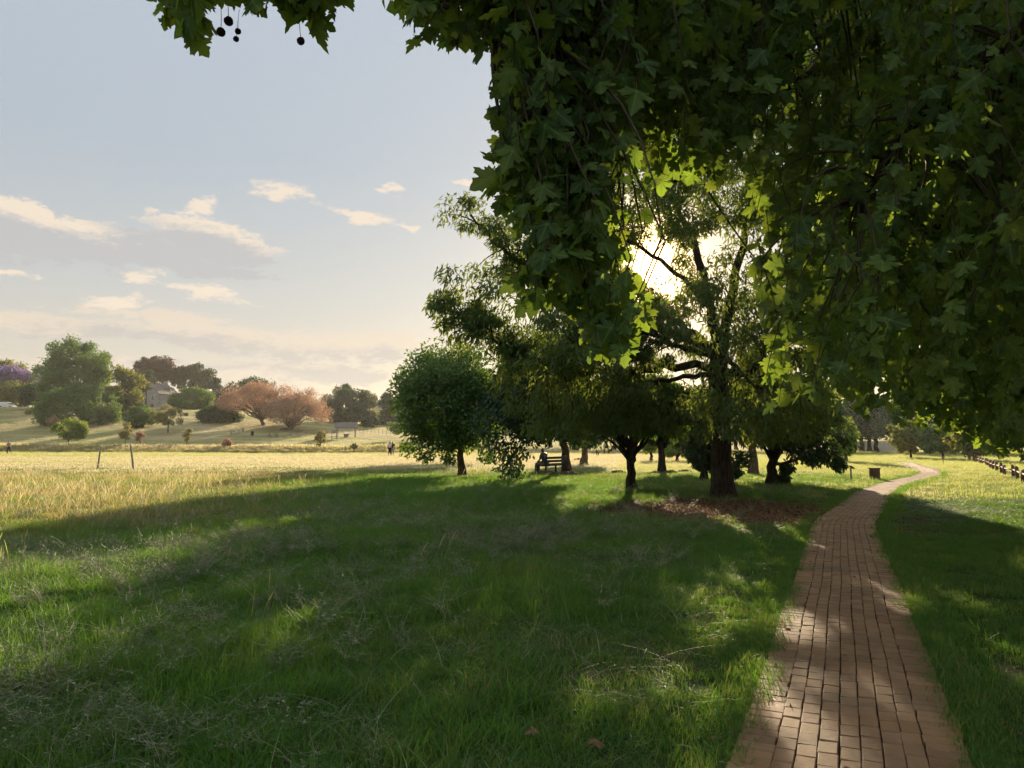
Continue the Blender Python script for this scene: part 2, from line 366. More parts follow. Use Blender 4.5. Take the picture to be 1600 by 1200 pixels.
def ground_material():
    m, N, out = newmat('meadow_ground')
    pos = N.n('ShaderNodeNewGeometry').outputs['Position']
    sp = N.n('ShaderNodeSeparateXYZ'); N.L.new(pos, sp.inputs[0]); x, y, z = sp.outputs
    fine = N.noise(pos, 9.0, 6, 0.7); med = N.noise(pos, 0.9, 5, 0.6); big = N.noise(pos, 0.12, 4, 0.6)
    near = N.mix(N.smooth(med, 0.35, 0.65), (0.045, 0.080, 0.020), (0.085, 0.10, 0.034))
    near = N.mix(N.m('MULTIPLY', N.smooth(fine, .5, .75), .5), near, (0.11, 0.085, 0.04))
    # the mown field: streaks of dry straw and fresh green
    mp = N.n('ShaderNodeMapping'); mp.inputs['Scale'].default_value = (0.02, 0.11, 1); N.L.new(pos, mp.inputs[0])
    st = N.noise(mp.outputs[0], 1.0, 6, 0.65)
    fld = N.mix(N.smooth(st, 0.40, 0.60), (0.26, 0.27, 0.075), (0.46, 0.37, 0.20))
    fld = N.mix(N.m('MULTIPLY', N.smooth(N.noise(pos, 2.2, 5, .7), .5, .75), .45), fld, (0.16, 0.15, 0.05))
    c = N.mix(N.smooth(N.m('ADD', y, N.m('MULTIPLY', N.m('SUBTRACT', big, .5), 12.0)), 38, 50), near, fld)
    # brown leaf litter below the spreading trees
    ex = N.m('DIVIDE', N.m('SUBTRACT', x, 5.0), 3.3); ey = N.m('DIVIDE', N.m('SUBTRACT', y, 18.0), 4.7)
    q = N.m('SQRT', N.m('ADD', N.m('MULTIPLY', ex, ex), N.m('MULTIPLY', ey, ey)))
    lit = N.smooth(N.m('ADD', q, N.m('MULTIPLY', N.m('SUBTRACT', med, 0.5), 0.9)), 1.05, 0.65)
    c = N.mix(lit, c, N.mix(fine, (0.08, 0.045, 0.025), (0.19, 0.11, 0.06)))
    p = N.n('ShaderNodeBsdfPrincipled'); N.put(p.inputs['Base Color'], c); p.inputs['Roughness'].default_value = 1.0; p.inputs['Specular IOR Level'].default_value = 0.1
    b = N.n('ShaderNodeBump'); b.inputs['Strength'].default_value = 0.7; b.inputs['Distance'].default_value = 0.06
    N.L.new(N.m('ADD', N.noise(pos, 14, 6, .7), N.noise(pos, 3, 4)), b.inputs['Height']); N.L.new(b.outputs[0], p.inputs['Normal'])
    N.L.new(p.outputs[0], out.inputs[0]); return m
def brick_material():
    m, N, out = newmat('paving_brick')
    pos = N.n('ShaderNodeNewGeometry').outputs['Position']
    v = N.m('FRACT', N.m('ADD', attr(N, 'var'), N.n('ShaderNodeObjectInfo').outputs['Random']))
    c = N.ramp(v, [(0.0, (0.26, 0.138, 0.066)), (0.35, (0.32, 0.172, 0.080)), (0.7, (0.37, 0.212, 0.104)), (1.0, (0.28, 0.160, 0.086))])
    st = N.noise(pos, 1.3, 5, .65); fi = N.noise(pos, 55, 5, .7); me = N.noise(pos, 9, 5, .7)
    c = N.mix(N.m('MULTIPLY', N.smooth(st, .42, .68), .6), c, (0.15, 0.096, 0.058))
    c = N.mix(N.m('MULTIPLY', N.smooth(me, .5, .75), .30), c, (0.40, 0.265, 0.150))
    c = N.mix(N.m('MULTIPLY', N.smooth(fi, .5, .8), .4), c, (0.10, 0.06, 0.042))
    p = N.n('ShaderNodeBsdfPrincipled'); N.put(p.inputs['Base Color'], c); p.inputs['Roughness'].default_value = 0.75; p.inputs['Specular IOR Level'].default_value = 0.3
    b = N.n('ShaderNodeBump'); b.inputs['Strength'].default_value = 0.6; b.inputs['Distance'].default_value = 0.004
    N.L.new(N.m('ADD', fi, N.m('MULTIPLY', me, 1.5)), b.inputs['Height']); N.L.new(b.outputs[0], p.inputs['Normal'])
    N.L.new(p.outputs[0], out.inputs[0]); return m
M['ground'] = ground_material(); M['brick'] = brick_material()
M['joint'] = plain('joint', (0.085, 0.058, 0.038), 1.0, scale=30, bump=.6)

# ------------------------------------------------------------------ ground, path, hills
def build_ground():
    ys = np.r_[np.linspace(-280, -20, 14), np.linspace(-18, 60, 118), np.linspace(62, 240, 110), np.linspace(250, 900, 40)]
    xs = np.r_[np.linspace(-1180, -160, 30), np.linspace(-155, 155, 180), np.linspace(160, 1180, 30)]
    X, Y = np.meshgrid(xs, ys); Z = H(X, Y)
    dp = pdist(X, Y).reshape(X.shape)
    Z = Z + (fnoise(X * .35, Y * .35, 3) - .5) * .12 * sstep(dp, 1.2, 4.0) * sstep(np.abs(Y), -1, 2)
    Z = Z + (fnoise(X * .03, Y * .03, 9) - .5) * .8 * sstep(Y, 60, 110)
    ny, nx = X.shape; i = np.arange(ny - 1)[:, None] * nx; j = np.arange(nx - 1)[None]
    Q = np.stack([i + j, i + j + 1, i + nx + j + 1, i + nx + j], -1).reshape(-1, 4)
    o = link('ground', mesh('ground', np.stack([X, Y, Z], -1), [Q], M['ground'], True)); tag(o, kind='structure')
    # low hills beyond the town
    xs = np.linspace(-1100, 900, 160); V = []
    rng = np.random.default_rng(5)
    ridge = 12 + 24 * np.exp(-((xs + 100) / 55) ** 2) + 12 * fnoise(xs * .008, xs * 0, 21, 4)
    for k, (f, dy) in enumerate(((0.0, 0), (0.45, 60), (0.85, 110), (1.0, 150), (0.9, 210), (0.0, 330))):
        V.append(np.c_[xs, np.full(len(xs), 580 + dy * .7) + 18 * fnoise(xs * .01, xs * 0 + k, 31), ridge * f + (2 * fnoise(xs * .05, xs * 0 + k * 3, 41) if 0 < f < 1.1 else 0) + (-0.4 if f == 0 else 0)])
    V = np.array(V); nx = len(xs); i = np.arange(5)[:, None] * nx; j = np.arange(nx - 1)[None]
    Q = np.stack([i + j, i + j + 1, i + nx + j + 1, i + nx + j], -1).reshape(-1, 4)
    tag(link('hills', mesh('hills', V.reshape(-1, 3), [Q], M['hill'], True)), kind='structure')
build_ground()

NCOL, CW, HL = 7, 0.101, 0.196          # courses, course pitch, header length
HALF = NCOL * CW / 2 + HL
def path_frame(s):
    x = np.interp(s, PS, PC[:, 0]); y = np.interp(s, PS, PC[:, 1])
    x2 = np.interp(s + .05, PS, PC[:, 0]); y2 = np.interp(s + .05, PS, PC[:, 1])
    x1 = np.interp(s - .05, PS, PC[:, 0]); y1 = np.interp(s - .05, PS, PC[:, 1])
    a = math.atan2(y2 - y1, x2 - x1); return x, y, a
def brick_geo(L, W, rng):
    h, b = 0.032, 0.005
    def rect(l, w, z): return np.array([(-l/2, -w/2, z), (l/2, -w/2, z), (l/2, w/2, z), (-l/2, w/2, z)])
    V = np.vstack([rect(L, W, 0.006), rect(L, W, h - b), rect(L - 2*b, W - 2*b, h)])
    V[4:] += rng.normal(0, 0.0012, (8, 3))
    Q = [(8, 9, 10, 11)]
    for k in (0, 4):
        for i in range(4): j = (i + 1) % 4; Q.append((k + i, k + j, k + 4 + j, k + 4 + i))
    return V, np.array(Q)
def build_path():
    rng = np.random.default_rng(11)
    s = np.linspace(0, PS[-1] - 4, 500); V = []
    for q in s:
        x, y, a = path_frame(q); n = np.array((-math.sin(a), math.cos(a)))
        V += [(x + n[0] * w, y + n[1] * w, z) for w, z in ((-HALF - .01, -0.02), (-HALF + .01, .010), (HALF - .01, .010), (HALF + .01, -0.02))]
    i = np.arange(len(s) - 1)[:, None] * 4; j = np.arange(3)[None]
    Q = np.stack([i + j, i + j + 1, i + 5 + j, i + 4 + j], -1).reshape(-1, 4)
    path = link('path', mesh('path', V, [Q[:, ::-1]], M['joint'], True)); tag(path, kind='structure')
    L = []
    for k in range(NCOL):
        q = rng.uniform(0, .2); off = (k - (NCOL - 1) / 2) * CW
        while q < PS[-1] - 4:
            l = 0.170 + rng.normal(0, .0025); L.append((q + l / 2, off + rng.normal(0, .0016), 0, l - .007)); q += l
    for sd in (-1, 1):
        q = rng.uniform(0, .1)
        while q < PS[-1] - 4:
            L.append((q, sd * (NCOL * CW / 2 + HL / 2 + rng.normal(0, .004)), 1, HL - .006)); q += 0.1035 + rng.normal(0, .0015)
    items = []
    for (q, off, hd, l) in L:
        x, y, a = path_frame(q); x -= math.sin(a) * off; y += math.cos(a) * off
        items.append((x, y, a + (math.pi / 2 if hd else 0) + rng.normal(0, .008), hd, rng.normal(0, .0014)))
    vis = [k for k, it in enumerate(items) if it[1] > 3.1 and abs(it[0]) < it[1] * .667 + .2]
    vis.sort(key=lambda k: items[k][1]); single = set(vis[:300])
    var = [[], []]
    for hd in (0, 1):
        for k in range(10):
            Vb, Qb = brick_geo(.164 if not hd else HL - .006, .0958 if not hd else .0975, rng)
            var[hd].append(mesh('brick', Vb, [Qb], M['brick'], False, {'var': np.full(len(Vb), rng.random())}))
    VV, QQ, AA = [], [], []; n = 0
    for k, (x, y, a, hd, dz) in enumerate(items):
        if k in single:
            o = link('brick', var[hd][rng.integers(10)], path); o.location = (x, y, dz); o.rotation_euler = (rng.normal(0, .008), rng.normal(0, .008), a)
        else:
            Vb, Qb = brick_geo(.164 if not hd else HL - .006, .0958 if not hd else .0975, rng)
            c, s_ = math.cos(a), math.sin(a)
            VV.append(np.c_[Vb[:, 0] * c - Vb[:, 1] * s_ + x, Vb[:, 0] * s_ + Vb[:, 1] * c + y, Vb[:, 2] + dz]); QQ.append(Qb + n); AA.append(np.full(12, rng.random())); n += 12
    o = link('paving', mesh('paving', np.vstack(VV), [np.vstack(QQ)], M['brick'], False, {'var': np.concatenate(AA)}), path); tag(o, kind='stuff')
build_path()
# ------------------------------------------------------------------ grass and ground cover (stuff, spread by geometry nodes)
def blades(rng, n, rad, h0, h1, w, bend, seg=3, heads=0.0, hw=2.5):
    th = rng.uniform(0, 2*math.pi, n); r = rad * np.sqrt(rng.random(n)); base = np.c_[r*np.cos(th), r*np.sin(th), np.zeros(n)]
    h = rng.uniform(h0, h1, n); d = rng.uniform(0, 2*math.pi, n); bd = rng.uniform(.15, 1, n) * bend
    dirv = np.c_[np.cos(d), np.sin(d), np.zeros(n)]; f = rng.uniform(0, 2*math.pi, n); side = np.c_[np.cos(f), np.sin(f), np.zeros(n)]
    t = np.linspace(0, 1, seg + 1); hd = rng.random(n) < heads
    V = []
    for k, q in enumerate(t):
        c = base + dirv * (h * bd * q ** 1.8)[:, None] + np.array((0, 0, 1.0)) * (h * (q - .35 * bd * q ** 2))[:, None]
        ww = w * (1 - q ** 1.5) * (1 if k < seg else 0) + w * .04
        ww = np.where(hd, w * (.45 if q < .72 else hw * (1.15 - q) / .4 + .1), ww)
        V += [c - side * ww[:, None] if np.ndim(ww) else c - side * ww, c + side * ww[:, None] if np.ndim(ww) else c + side * ww]
    V = np.stack(V, 1); m = V.shape[1]; b = np.arange(n)[:, None] * m; j = np.arange(seg)[None] * 2
    Q = np.stack([b + j, b + j + 1, b + j + 3, b + j + 2], -1).reshape(-1, 4)
    var = np.repeat(rng.random(n), m); hg = np.tile(np.repeat(t, 2), n)
    return V.reshape(-1, 3), Q, var, hg
def tuft(name, mat, seed, **k):
    V, Q, a, h = blades(np.random.default_rng(seed), **k)
    return mesh(name, V, [Q], mat, True, {'var': a, 'hgt': h})
def scatter(name, protos, P, rot, scl, tint, seed=0, parent=None):
    rng = np.random.default_rng(seed); n = len(P)
    pc = bpy.data.collections.new(name + '_kinds')
    for k, me in enumerate(protos):
        pc.objects.link(bpy.data.objects.new('%s_kind_%02d' % (name, k), me))
    me = bpy.data.meshes.new(name); me.vertices.add(n); me.vertices.foreach_set('co', np.asarray(P, np.float32).ravel())
    a = me.attributes.new('rot', 'FLOAT_VECTOR', 'POINT'); a.data.foreach_set('vector', np.asarray(rot, np.float32).ravel())
    a = me.attributes.new('scl', 'FLOAT_VECTOR', 'POINT'); a.data.foreach_set('vector', np.asarray(scl, np.float32).ravel())
    a = me.attributes.new('tint', 'FLOAT', 'POINT'); a.data.foreach_set('value', np.asarray(tint, np.float32))
    a = me.attributes.new('pick', 'INT', 'POINT'); a.data.foreach_set('value', rng.integers(0, len(protos), n).astype(np.int32))
    o = link(name, me, parent); tag(o, kind='stuff')
    g = bpy.data.node_groups.new(name + '_spread', 'GeometryNodeTree')
    g.interface.new_socket('Geometry', in_out='INPUT', socket_type='NodeSocketGeometry'); g.interface.new_socket('Geometry', in_out='OUTPUT', socket_type='NodeSocketGeometry')
    gi = g.nodes.new('NodeGroupInput'); go = g.nodes.new('NodeGroupOutput'); ip = g.nodes.new('GeometryNodeInstanceOnPoints')
    ci = g.nodes.new('GeometryNodeCollectionInfo'); ci.inputs['Collection'].default_value = pc; ci.inputs['Separate Children'].default_value = True; ci.inputs['Reset Children'].default_value = True
    def na(nm, ty):
        x = g.nodes.new('GeometryNodeInputNamedAttribute'); x.data_type = ty; x.inputs[0].default_value = nm; return x.outputs[0]
    er = g.nodes.new('FunctionNodeEulerToRotation'); g.links.new(na('rot', 'FLOAT_VECTOR'), er.inputs[0])
    L = g.links.new
    L(gi.outputs[0], ip.inputs['Points']); L(ci.outputs[0], ip.inputs['Instance']); ip.inputs['Pick Instance'].default_value = True
    L(na('pick', 'INT'), ip.inputs['Instance Index']); L(er.outputs[0], ip.inputs['Rotation']); L(na('scl', 'FLOAT_VECTOR'), ip.inputs['Scale'])
    L(ip.outputs[0], go.inputs[0])
    md = o.modifiers.new('spread', 'NODES'); md.node_group = g
    return o
def wedge(rng, n, y0, y1, mx=3.0):
    """n points over the ground in view (and a few metres to each side)"""
    y = np.sqrt(rng.uniform(y0 * y0, y1 * y1, n)) if y0 > 0 else rng.uniform(y0, y1, n)
    x = rng.uniform(-1, 1, n) * (.667 * y + mx); return x, y
def ground_z(x, y):
    dp = pdist(x, y)
    return H(x, y) + (fnoise(x * .35, y * .35, 3) - .5) * .12 * sstep(dp, 1.2, 4.0) * sstep(np.abs(y), -1, 2) + (fnoise(x * .03, y * .03, 9) - .5) * .8 * sstep(y, 60, 110)
def litter_mask(x, y):
    return np.sqrt(((x - 5.0) / 3.3) ** 2 + ((y - 18.0) / 4.7) ** 2) + (fnoise(x * .9, y * .9, 61) - .5) * .8
def shades(x, y, rng):
    """how dry the turf is, 0 green .. 1 straw"""
    t = .09 + .5 * (fnoise(x * .5, y * .5, 71) - .5) + .35 * (fnoise(x * .09, y * .09, 72) - .5)
    t = t + .55 * sstep(-(x + .20 * y), -.8, 5.0) * sstep(y, 10.5, 16) * sstep(-y, -46, -34) * (.6 + .8 * fnoise(x * .3, y * .3, 73))
    t = t + .25 * np.exp(-(litter_mask(x, y)) ** 2 * 1.2)
    return t + rng.normal(0, .13, len(x))
def build_grass():
    rng = np.random.default_rng(21)
    lush = [tuft('grass_tuft', M['grass'], 100 + k, n=60, rad=.15, h0=.05, h1=.19, w=.0034, bend=1.1) for k in range(6)]
    turf = [tuft('grass_tuft', M['grass'], 120 + k, n=80, rad=.17, h0=.025, h1=.075, w=.0034, bend=1.0, seg=2) for k in range(5)]
    fld = [tuft('grass_tuft', M['field'], 140 + k, n=70, rad=.75, h0=.03, h1=.09, w=.011, bend=.8, seg=2) for k in range(5)]
    # meadow close by
    n = 17000; x, y = wedge(rng, n, 2.0, 15, 2.5); dp = pdist(x, y)
    right = x > np.interp(y, PC[:, 1], PC[:, 0])
    clump = fnoise(x * 1.1, y * 1.1, 81)
    hh = np.where(right, .42, 1.0) * (.45 + .95 * sstep(clump, .35, .7)) * (.30 + .70 * sstep(dp, .75, 2.6)) * (.35 + .65 * sstep(litter_mask(x, y), .8, 1.15))
    bare = (fnoise(x * 1.7, y * 1.7, 83) < .30) & (rng.random(n) < .7)
    ok = (dp > HALF + .09) & ~bare & (litter_mask(x, y) > rng.uniform(.55, 1.05, n))
    ok &= ~(right & (rng.random(n) < .35))
    def put(name, protos, ok, s, zs, tint, seed):
        xx, yy = x[ok], y[ok]; k = len(xx)
        P = np.c_[xx, yy, ground_z(xx, yy) - .01]; rot = np.c_[rng.normal(0, .12, k), rng.normal(0, .12, k), rng.uniform(0, 6.28, k)]
        scatter(name, protos, P, rot, np.c_[s, s, zs], tint, seed)
    s = rng.uniform(.8, 1.25, n)
    put('grass', lush, ok, s[ok], (s * hh * rng.uniform(.8, 1.2, n))[ok], shades(x, y, rng)[ok], 1)
    # fine turf everywhere near, thicker along the path edge
    n = 11000; x, y = wedge(rng, n, 1.8, 13, 2.5)
    q = rng.uniform(1, 60, 5000); sd = rng.choice((-1, 1), 5000); off = HALF - .02 + np.abs(rng.normal(0, .16, 5000))
    F = np.array([path_frame(a) for a in q]); x = np.r_[x, F[:, 0] - np.sin(F[:, 2]) * off * sd]; y = np.r_[y, F[:, 1] + np.cos(F[:, 2]) * off * sd]; n = len(x)
    dp = pdist(x, y); ok = (dp > HALF - .07 + .15 * fnoise(x * 2.5, y * 2.5, 85)) & (litter_mask(x, y) > rng.uniform(.5, 1.05, n)) & (y < 40)
    bare = (fnoise(x * 1.7, y * 1.7, 83) < .33) & (rng.random(n) < .6); ok &= ~bare
    s = rng.uniform(.6, 1.2, n)
    put('grass', turf, ok, s[ok], (s * rng.uniform(.7, 1.7, n))[ok], (shades(x, y, rng) + .05)[ok], 2)
    # tufts leaning over the edge bricks and rooting in the outer joints
    n = 2600; q = rng.uniform(1, 42, n); sd = rng.choice((-1, 1), n); F = np.array([path_frame(a) for a in q])
    off = HALF + .10 - .17 * fnoise(q * 1.6, sd * 7.0, 84) ** 1.5 + np.abs(rng.normal(0, .05, n)); jt = rng.random(n) < .06; off = np.where(jt, NCOL * CW / 2 + rng.normal(0, .004, n), off)
    jt2 = jt & (sd > 0) | ~jt
    x = F[:, 0] - np.sin(F[:, 2]) * off * sd; y = F[:, 1] + np.cos(F[:, 2]) * off * sd
    ok = jt2 & ((litter_mask(x, y) > .9) | jt); s = np.where(jt, .22, rng.uniform(.5, .95, n))
    put('grass', lush, ok, s[ok], (s * np.where(jt, .8, rng.uniform(.4, .9, n)))[ok], shades(x, y, rng)[ok], 12)
    # middle distance
    n = 26000; x, y = wedge(rng, n, 14, 47, 4); dp = pdist(x, y)
    right = x > np.interp(y, PC[:, 1], PC[:, 0])
    ok = (dp > HALF + .14 + .004 * y) & (litter_mask(x, y) > rng.uniform(.6, 1.1, n)) & (rng.random(n) < np.where(y > 36, .75, 1))
    hh = np.where(right, .40, 1.0) * (.5 + .7 * fnoise(x * .6, y * .6, 86)) * (.35 + .65 * sstep(dp, .7, 3)) * (1 - .65 * sstep(y + (x < -2) * 1 + 3 * (fnoise(x * .4, y * .4, 88) - .5), 35, 39))
    s = rng.uniform(1.3, 2.1, n); tt = shades(x, y, rng) + .25 * sstep(y, 28, 44) + .30 * right * sstep(y, 19, 27)
    put('grass', lush, ok, s[ok], (s * .72 * hh)[ok], tt[ok], 3)
    # sunlit rough lawn either side of the far path
    n = 15000; x, y = wedge(rng, n, 21, 62, 4); dp = pdist(x, y)
    ok = (dp > HALF + .25) & (x > .12 * y + 1) & (litter_mask(x, y) > 1.3)
    s = rng.uniform(.35, .75, n)
    put('grass', fld, ok, s[ok], (s * rng.uniform(1.2, 3.2, n))[ok], (.10 + .5 * fnoise(x * .25, y * .25, 99) + rng.normal(0, .1, n))[ok], 9)
    # mown field
    n = 21000; x, y = wedge(rng, n, 40, 118, 6); dp = pdist(x, y); ok = dp > HALF + .5
    band = fnoise(x * .015 + 4, y * .11, 87, 3); tt = .15 + .95 * sstep(band, .38, .62) * (1 - .75 * sstep(x / y, .05, .35)) + rng.normal(0, .08, n)
    s = rng.uniform(.7, 1.5, n)
    put('grass', fld, ok, s[ok], (s * rng.uniform(.6, 1.3, n))[ok], tt[ok], 4)
    # rising lawns behind the reeds
    n = 16000; x, y = wedge(rng, n, 112, 225, 8); ok = pdist(x, y) > 1
    s = rng.uniform(1.2, 2.4, n); band = fnoise(x * .02, y * .07, 89, 3)
    put('grass', fld, ok, s[ok], s[ok] * .8, (.5 + .6 * sstep(band, .3, .6))[ok], 5)
    # seed heads over the meadow, dense where it is dry
    seed = [tuft('seed_stalk', M['reed'], 160 + k, n=9, rad=.2, h0=.22, h1=.50, w=.0024, bend=.5, seg=5, heads=.7, hw=2.2) for k in range(5)]
    n = 15000; x, y = wedge(rng, n, 7, 37, 3); t = shades(x, y, rng); right = x > np.interp(y, PC[:, 1], PC[:, 0]) - 2
    ok = (rng.random(n) < np.clip((t - .40) * 1.1, 0.010, .42)) & ~right & (litter_mask(x, y) > 1.2)
    s = rng.uniform(.8, 1.3, n)
    put('seed_grass', seed, ok, s[ok], s[ok], (t + .25)[ok], 6)
    # wiry weeds: grey-green tangles with curved pods
    def weed(seed):
        r = np.random.default_rng(seed); b = MB(); var = []
        for k in range(12):
            az = r.uniform(0, 6.28); l = r.uniform(.16, .5); dv = np.array((math.cos(az), math.sin(az), 0)); p0 = np.r_[r.normal(0, .04, 2), 0]
            lean = r.uniform(.2, .9); P = bez(p0, p0 + dv * l * .2 * lean + (0, 0, l * .6), p0 + dv * l * lean + (0, 0, l * r.uniform(.5, .95)), 6); n0 = b.n
            b.tube(P, np.linspace(.0017, .0008, 6), 3, False)
            for q in range(r.integers(3, 7)):
                t = r.uniform(.35, 1); i = min(int(t * 5), 4); a = P[i] + (P[i + 1] - P[i]) * (t * 5 - i); z = r.uniform(0, 6.28); ll = r.uniform(.03, .13)
                e = a + np.array((math.cos(z) * ll, math.sin(z) * ll, r.uniform(-.3, .6) * ll)); b.tube(bez(a, (a + e) / 2 + (0, 0, -ll * .3), e, 4), (.0009, .0013, .0013, .0006), 3, False)
            for q in range(9):
                t = r.uniform(.15, .95); i = min(int(t * 5), 4); a = P[i]; z = r.uniform(0, 6.28); ll = r.uniform(.008, .024); d = np.array((math.cos(z), math.sin(z), r.uniform(-.2, .6))); sd = np.array((-math.sin(z), math.cos(z), 0)) * ll * .3
                b.add([a, a + d * ll * .5 + sd, a + d * ll, a + d * ll * .5 - sd], [(0, 1, 2, 3)])
            var += [r.random()] * (b.n - n0)
        V = np.vstack(b.V); return mesh('weed', V, [np.vstack(b.Q)], M['weed'], True, {'var': var, 'hgt': np.ones(len(V))})
    weeds = [weed(200 + k) for k in range(7)]
    n = 15000; x, y = wedge(rng, n, 2.6, 26, 1.5)
    d1 = np.exp(-(((x + .3) / 4.5) ** 2 + ((y - 12.5) / 3.6) ** 2)); d2 = np.exp(-(((x + 3.0) / 1.5) ** 2 + ((y - 4.6) / 1.6) ** 2)); d3 = np.exp(-(((x + 5.5) / 2.6) ** 2 + ((y - 9) / 3) ** 2))
    d4 = np.exp(-(((x + .5) / .9) ** 2 + ((y - 3.7) / .6) ** 2))
    dens = np.clip(.55 * d1 + .7 * d2 + .6 * d3 + .5 * d4 + .07, 0, 1) * sstep(fnoise(x * .8, y * .8, 91), .30, .55)
    ok = (rng.random(n) < dens) & (x < np.interp(y, PC[:, 1], PC[:, 0]) - 2.2)
    s = rng.uniform(.6, 1.15, n)
    put('weeds', weeds, ok, s[ok], (s * rng.uniform(.6, 1.0, n))[ok], rng.uniform(0, .75, n)[ok], 7)
    dry = [tuft('dry_stem', M['weed'], 220 + k, n=5, rad=.16, h0=.10, h1=.34, w=.0013, bend=2.4, seg=5) for k in range(6)]
    n = 5200; x, y = wedge(rng, n, 2.4, 16, 1.5); ok = (x < np.interp(y, PC[:, 1], PC[:, 0]) - 1.2) & (fnoise(x * .7, y * .7, 97) > .38)
    s = rng.uniform(.7, 1.3, n)
    put('dry_stems', dry, ok, s[ok], s[ok], rng.uniform(.3, 1, n)[ok], 10)
    # tall reedy grass along the far side of the mown field
    reed = [tuft('reed_tuft', M['reed'], 180 + k, n=46, rad=.9, h0=.7, h1=1.5, w=.022, bend=.35, seg=5, heads=.55, hw=2.4) for k in range(5)]
    n = 3400; t = rng.random(n); x = -76 + 62 * t + rng.normal(0, .5, n); y = 109 - 1 * t + rng.uniform(-3.2, 3.2, n)
    n2 = 500; x = np.r_[x, rng.uniform(-16, 2, n2)]; y = np.r_[y, rng.uniform(106, 111, n2)]
    s = rng.uniform(.7, 1.1, n + n2); s[n:] *= .5; s *= (.35 + .5 * sstep(y, 105, 110)); s *= .75 + .5 * fnoise(x * .12, y * .12, 93)
    ok = fnoise(x * .2, y * .3, 94) > .25
    put('tall_grass', reed, ok, s[ok], s[ok], (.30 + .75 * fnoise(x * .1, y * .25, 95))[ok], 8)
build_grass()
# ------------------------------------------------------------------ trees
def leaf_quads(rng, C, Rc, per, L, W, mid, droop=.35, squash=.8, out=.6, var=None):
    """diamond leaves filling clumps. C (K,3) centres, Rc (K,) radii"""
    K = len(C); k = np.repeat(np.arange(K), per); n = len(k)
    d = unit(rng.normal(0, 1, (n, 3))); p = C[k] + d * (Rc[k] * rng.random(n) ** .42)[:, None] * np.array((1, 1, squash))
    o = unit(p - mid)
    dr = unit(out * o + .75 * rng.normal(0, 1, (n, 3)) + droop * np.array((0, 0, -1.6)))
    nm = unit(np.cross(dr, unit(rng.normal(0, 1, (n, 3)) + .5 * o)))
    l = (L * rng.uniform(.65, 1.25, n))[:, None]; w = (W * rng.uniform(.7, 1.25, n))[:, None]
    V = np.stack([p, p + dr * l * .45 + nm * w * .5, p + dr * l, p + dr * l * .45 - nm * w * .5], 1).reshape(-1, 3)
    cv = rng.random(K) if var is None else var
    a = np.clip(.55 * cv[k] + .45 * rng.random(n), 0, .999)
    return V, np.repeat(a, 4)
def crown_mesh(name, V, a, mat):
    return mesh(name, V, [np.arange(len(V)).reshape(-1, 4)], mat, False, {'var': a})
def clump_centres(rng, K, c, r, rad, umbrella=0.0, shell=.5, low=None):
    """spread K clump centres through an uneven ellipsoid"""
    out = []
    lob = [(unit(rng.normal(0, 1, 3)), rng.uniform(-.22, .2)) for _ in range(9)]
    while len(out) < K:
        d = unit(rng.normal(0, 1, 3)); s = rng.uniform(shell ** 3, 1) ** (1 / 3)
        f = 1 + sum(a * max(0, float(d @ q)) ** 4 for q, a in lob)
        p = d * s * f
        if umbrella and p[2] < -1 + umbrella * (1.0 - .75 * (p[0] ** 2 + p[1] ** 2)): continue
        if low is not None and p[2] < low: continue
        out.append(c + p * (np.asarray(r) - rad * .75))
    return np.array(out)
def trunk_mb(rng, base, top, r, bend=.25, n=9, flare=1.7, sides=10):
    t = np.linspace(0, 1, n); P = base + (top - base) * t[:, None]; P[1:-1, :2] += rng.normal(0, min(bend * .25, r * .16), (n - 2, 2)) * np.sin(t[1:-1] * math.pi)[:, None]
    P[0, 2] -= .25
    rr = r * (1 - .35 * t) * (1 + (flare - 1) * np.exp(-t * 9)); b = MB(); b.tube(P, rr, sides); return b, P
def tree(name, label, base, crown, leaf, mat, bark, tr, seed, K=60, rad=.28, limbs=9, droop=.35, umbrella=0.0, shell=.5, squash=.8, low=None, top=.35, group=None, forks=None, extra=None, lean=0.0, cat='tree', out=.6):
    """crown = (cx,cy,cz, rx,ry,rz) world; leaf = (length, width, count); tr trunk radius"""
    rng = np.random.default_rng(seed); base = np.asarray(base, float); c = np.asarray(crown[:3], float); r = np.asarray(crown[3:], float)
    t = empty(name, base); tag(t, label, cat, group)
    rc = rad * (r[0] + r[2]) / 2
    C = clump_centres(rng, K, c, r, rc, umbrella, shell, low); Rc = rc * rng.uniform(.65, 1.25, K)
    if extra is not None:
        E = np.asarray(extra, float); C = np.vstack([C, E[:, :3]]); Rc = np.r_[Rc, E[:, 3]]
    per = max(8, int(leaf[2] / len(C)))
    V, a = leaf_quads(rng, C, Rc, per, leaf[0], leaf[1], c - (0, 0, r[2] * .5), droop, squash, out)
    link('crown', crown_mesh('crown', V - base, a, mat), t)
    tp = np.array((base[0] * .35 + c[0] * .65 if lean else base[0] + (c[0] - base[0]) * .2, base[1] + (c[1] - base[1]) * .2, c[2] - r[2] + 2 * r[2] * top))
    if tr > 0:
        b, P = trunk_mb(rng, base, tp, tr)
        pick = rng.permutation(len(C))[:limbs]
        for q in pick:
            s = rng.uniform(.5, 1.0); a0 = base + (tp - base) * s; e = C[q]
            a0[2] = min(a0[2], e[2] + .1 * r[2] if e[2] > base[2] + 1 else a0[2])
            m_ = a0 * .45 + e * .55; m_[2] += .12 * np.linalg.norm(e - a0) - droop * .1
            Pp = bez(a0, m_, e, 7); Pp[1:-1] += rng.normal(0, .03 * r[0], (5, 3))
            b.tube(Pp, np.linspace(tr * .42, tr * .07, 7), 6)
        b.V = [v - base for v in b.V]; b.obj('trunk', bark, t, True)
    return t
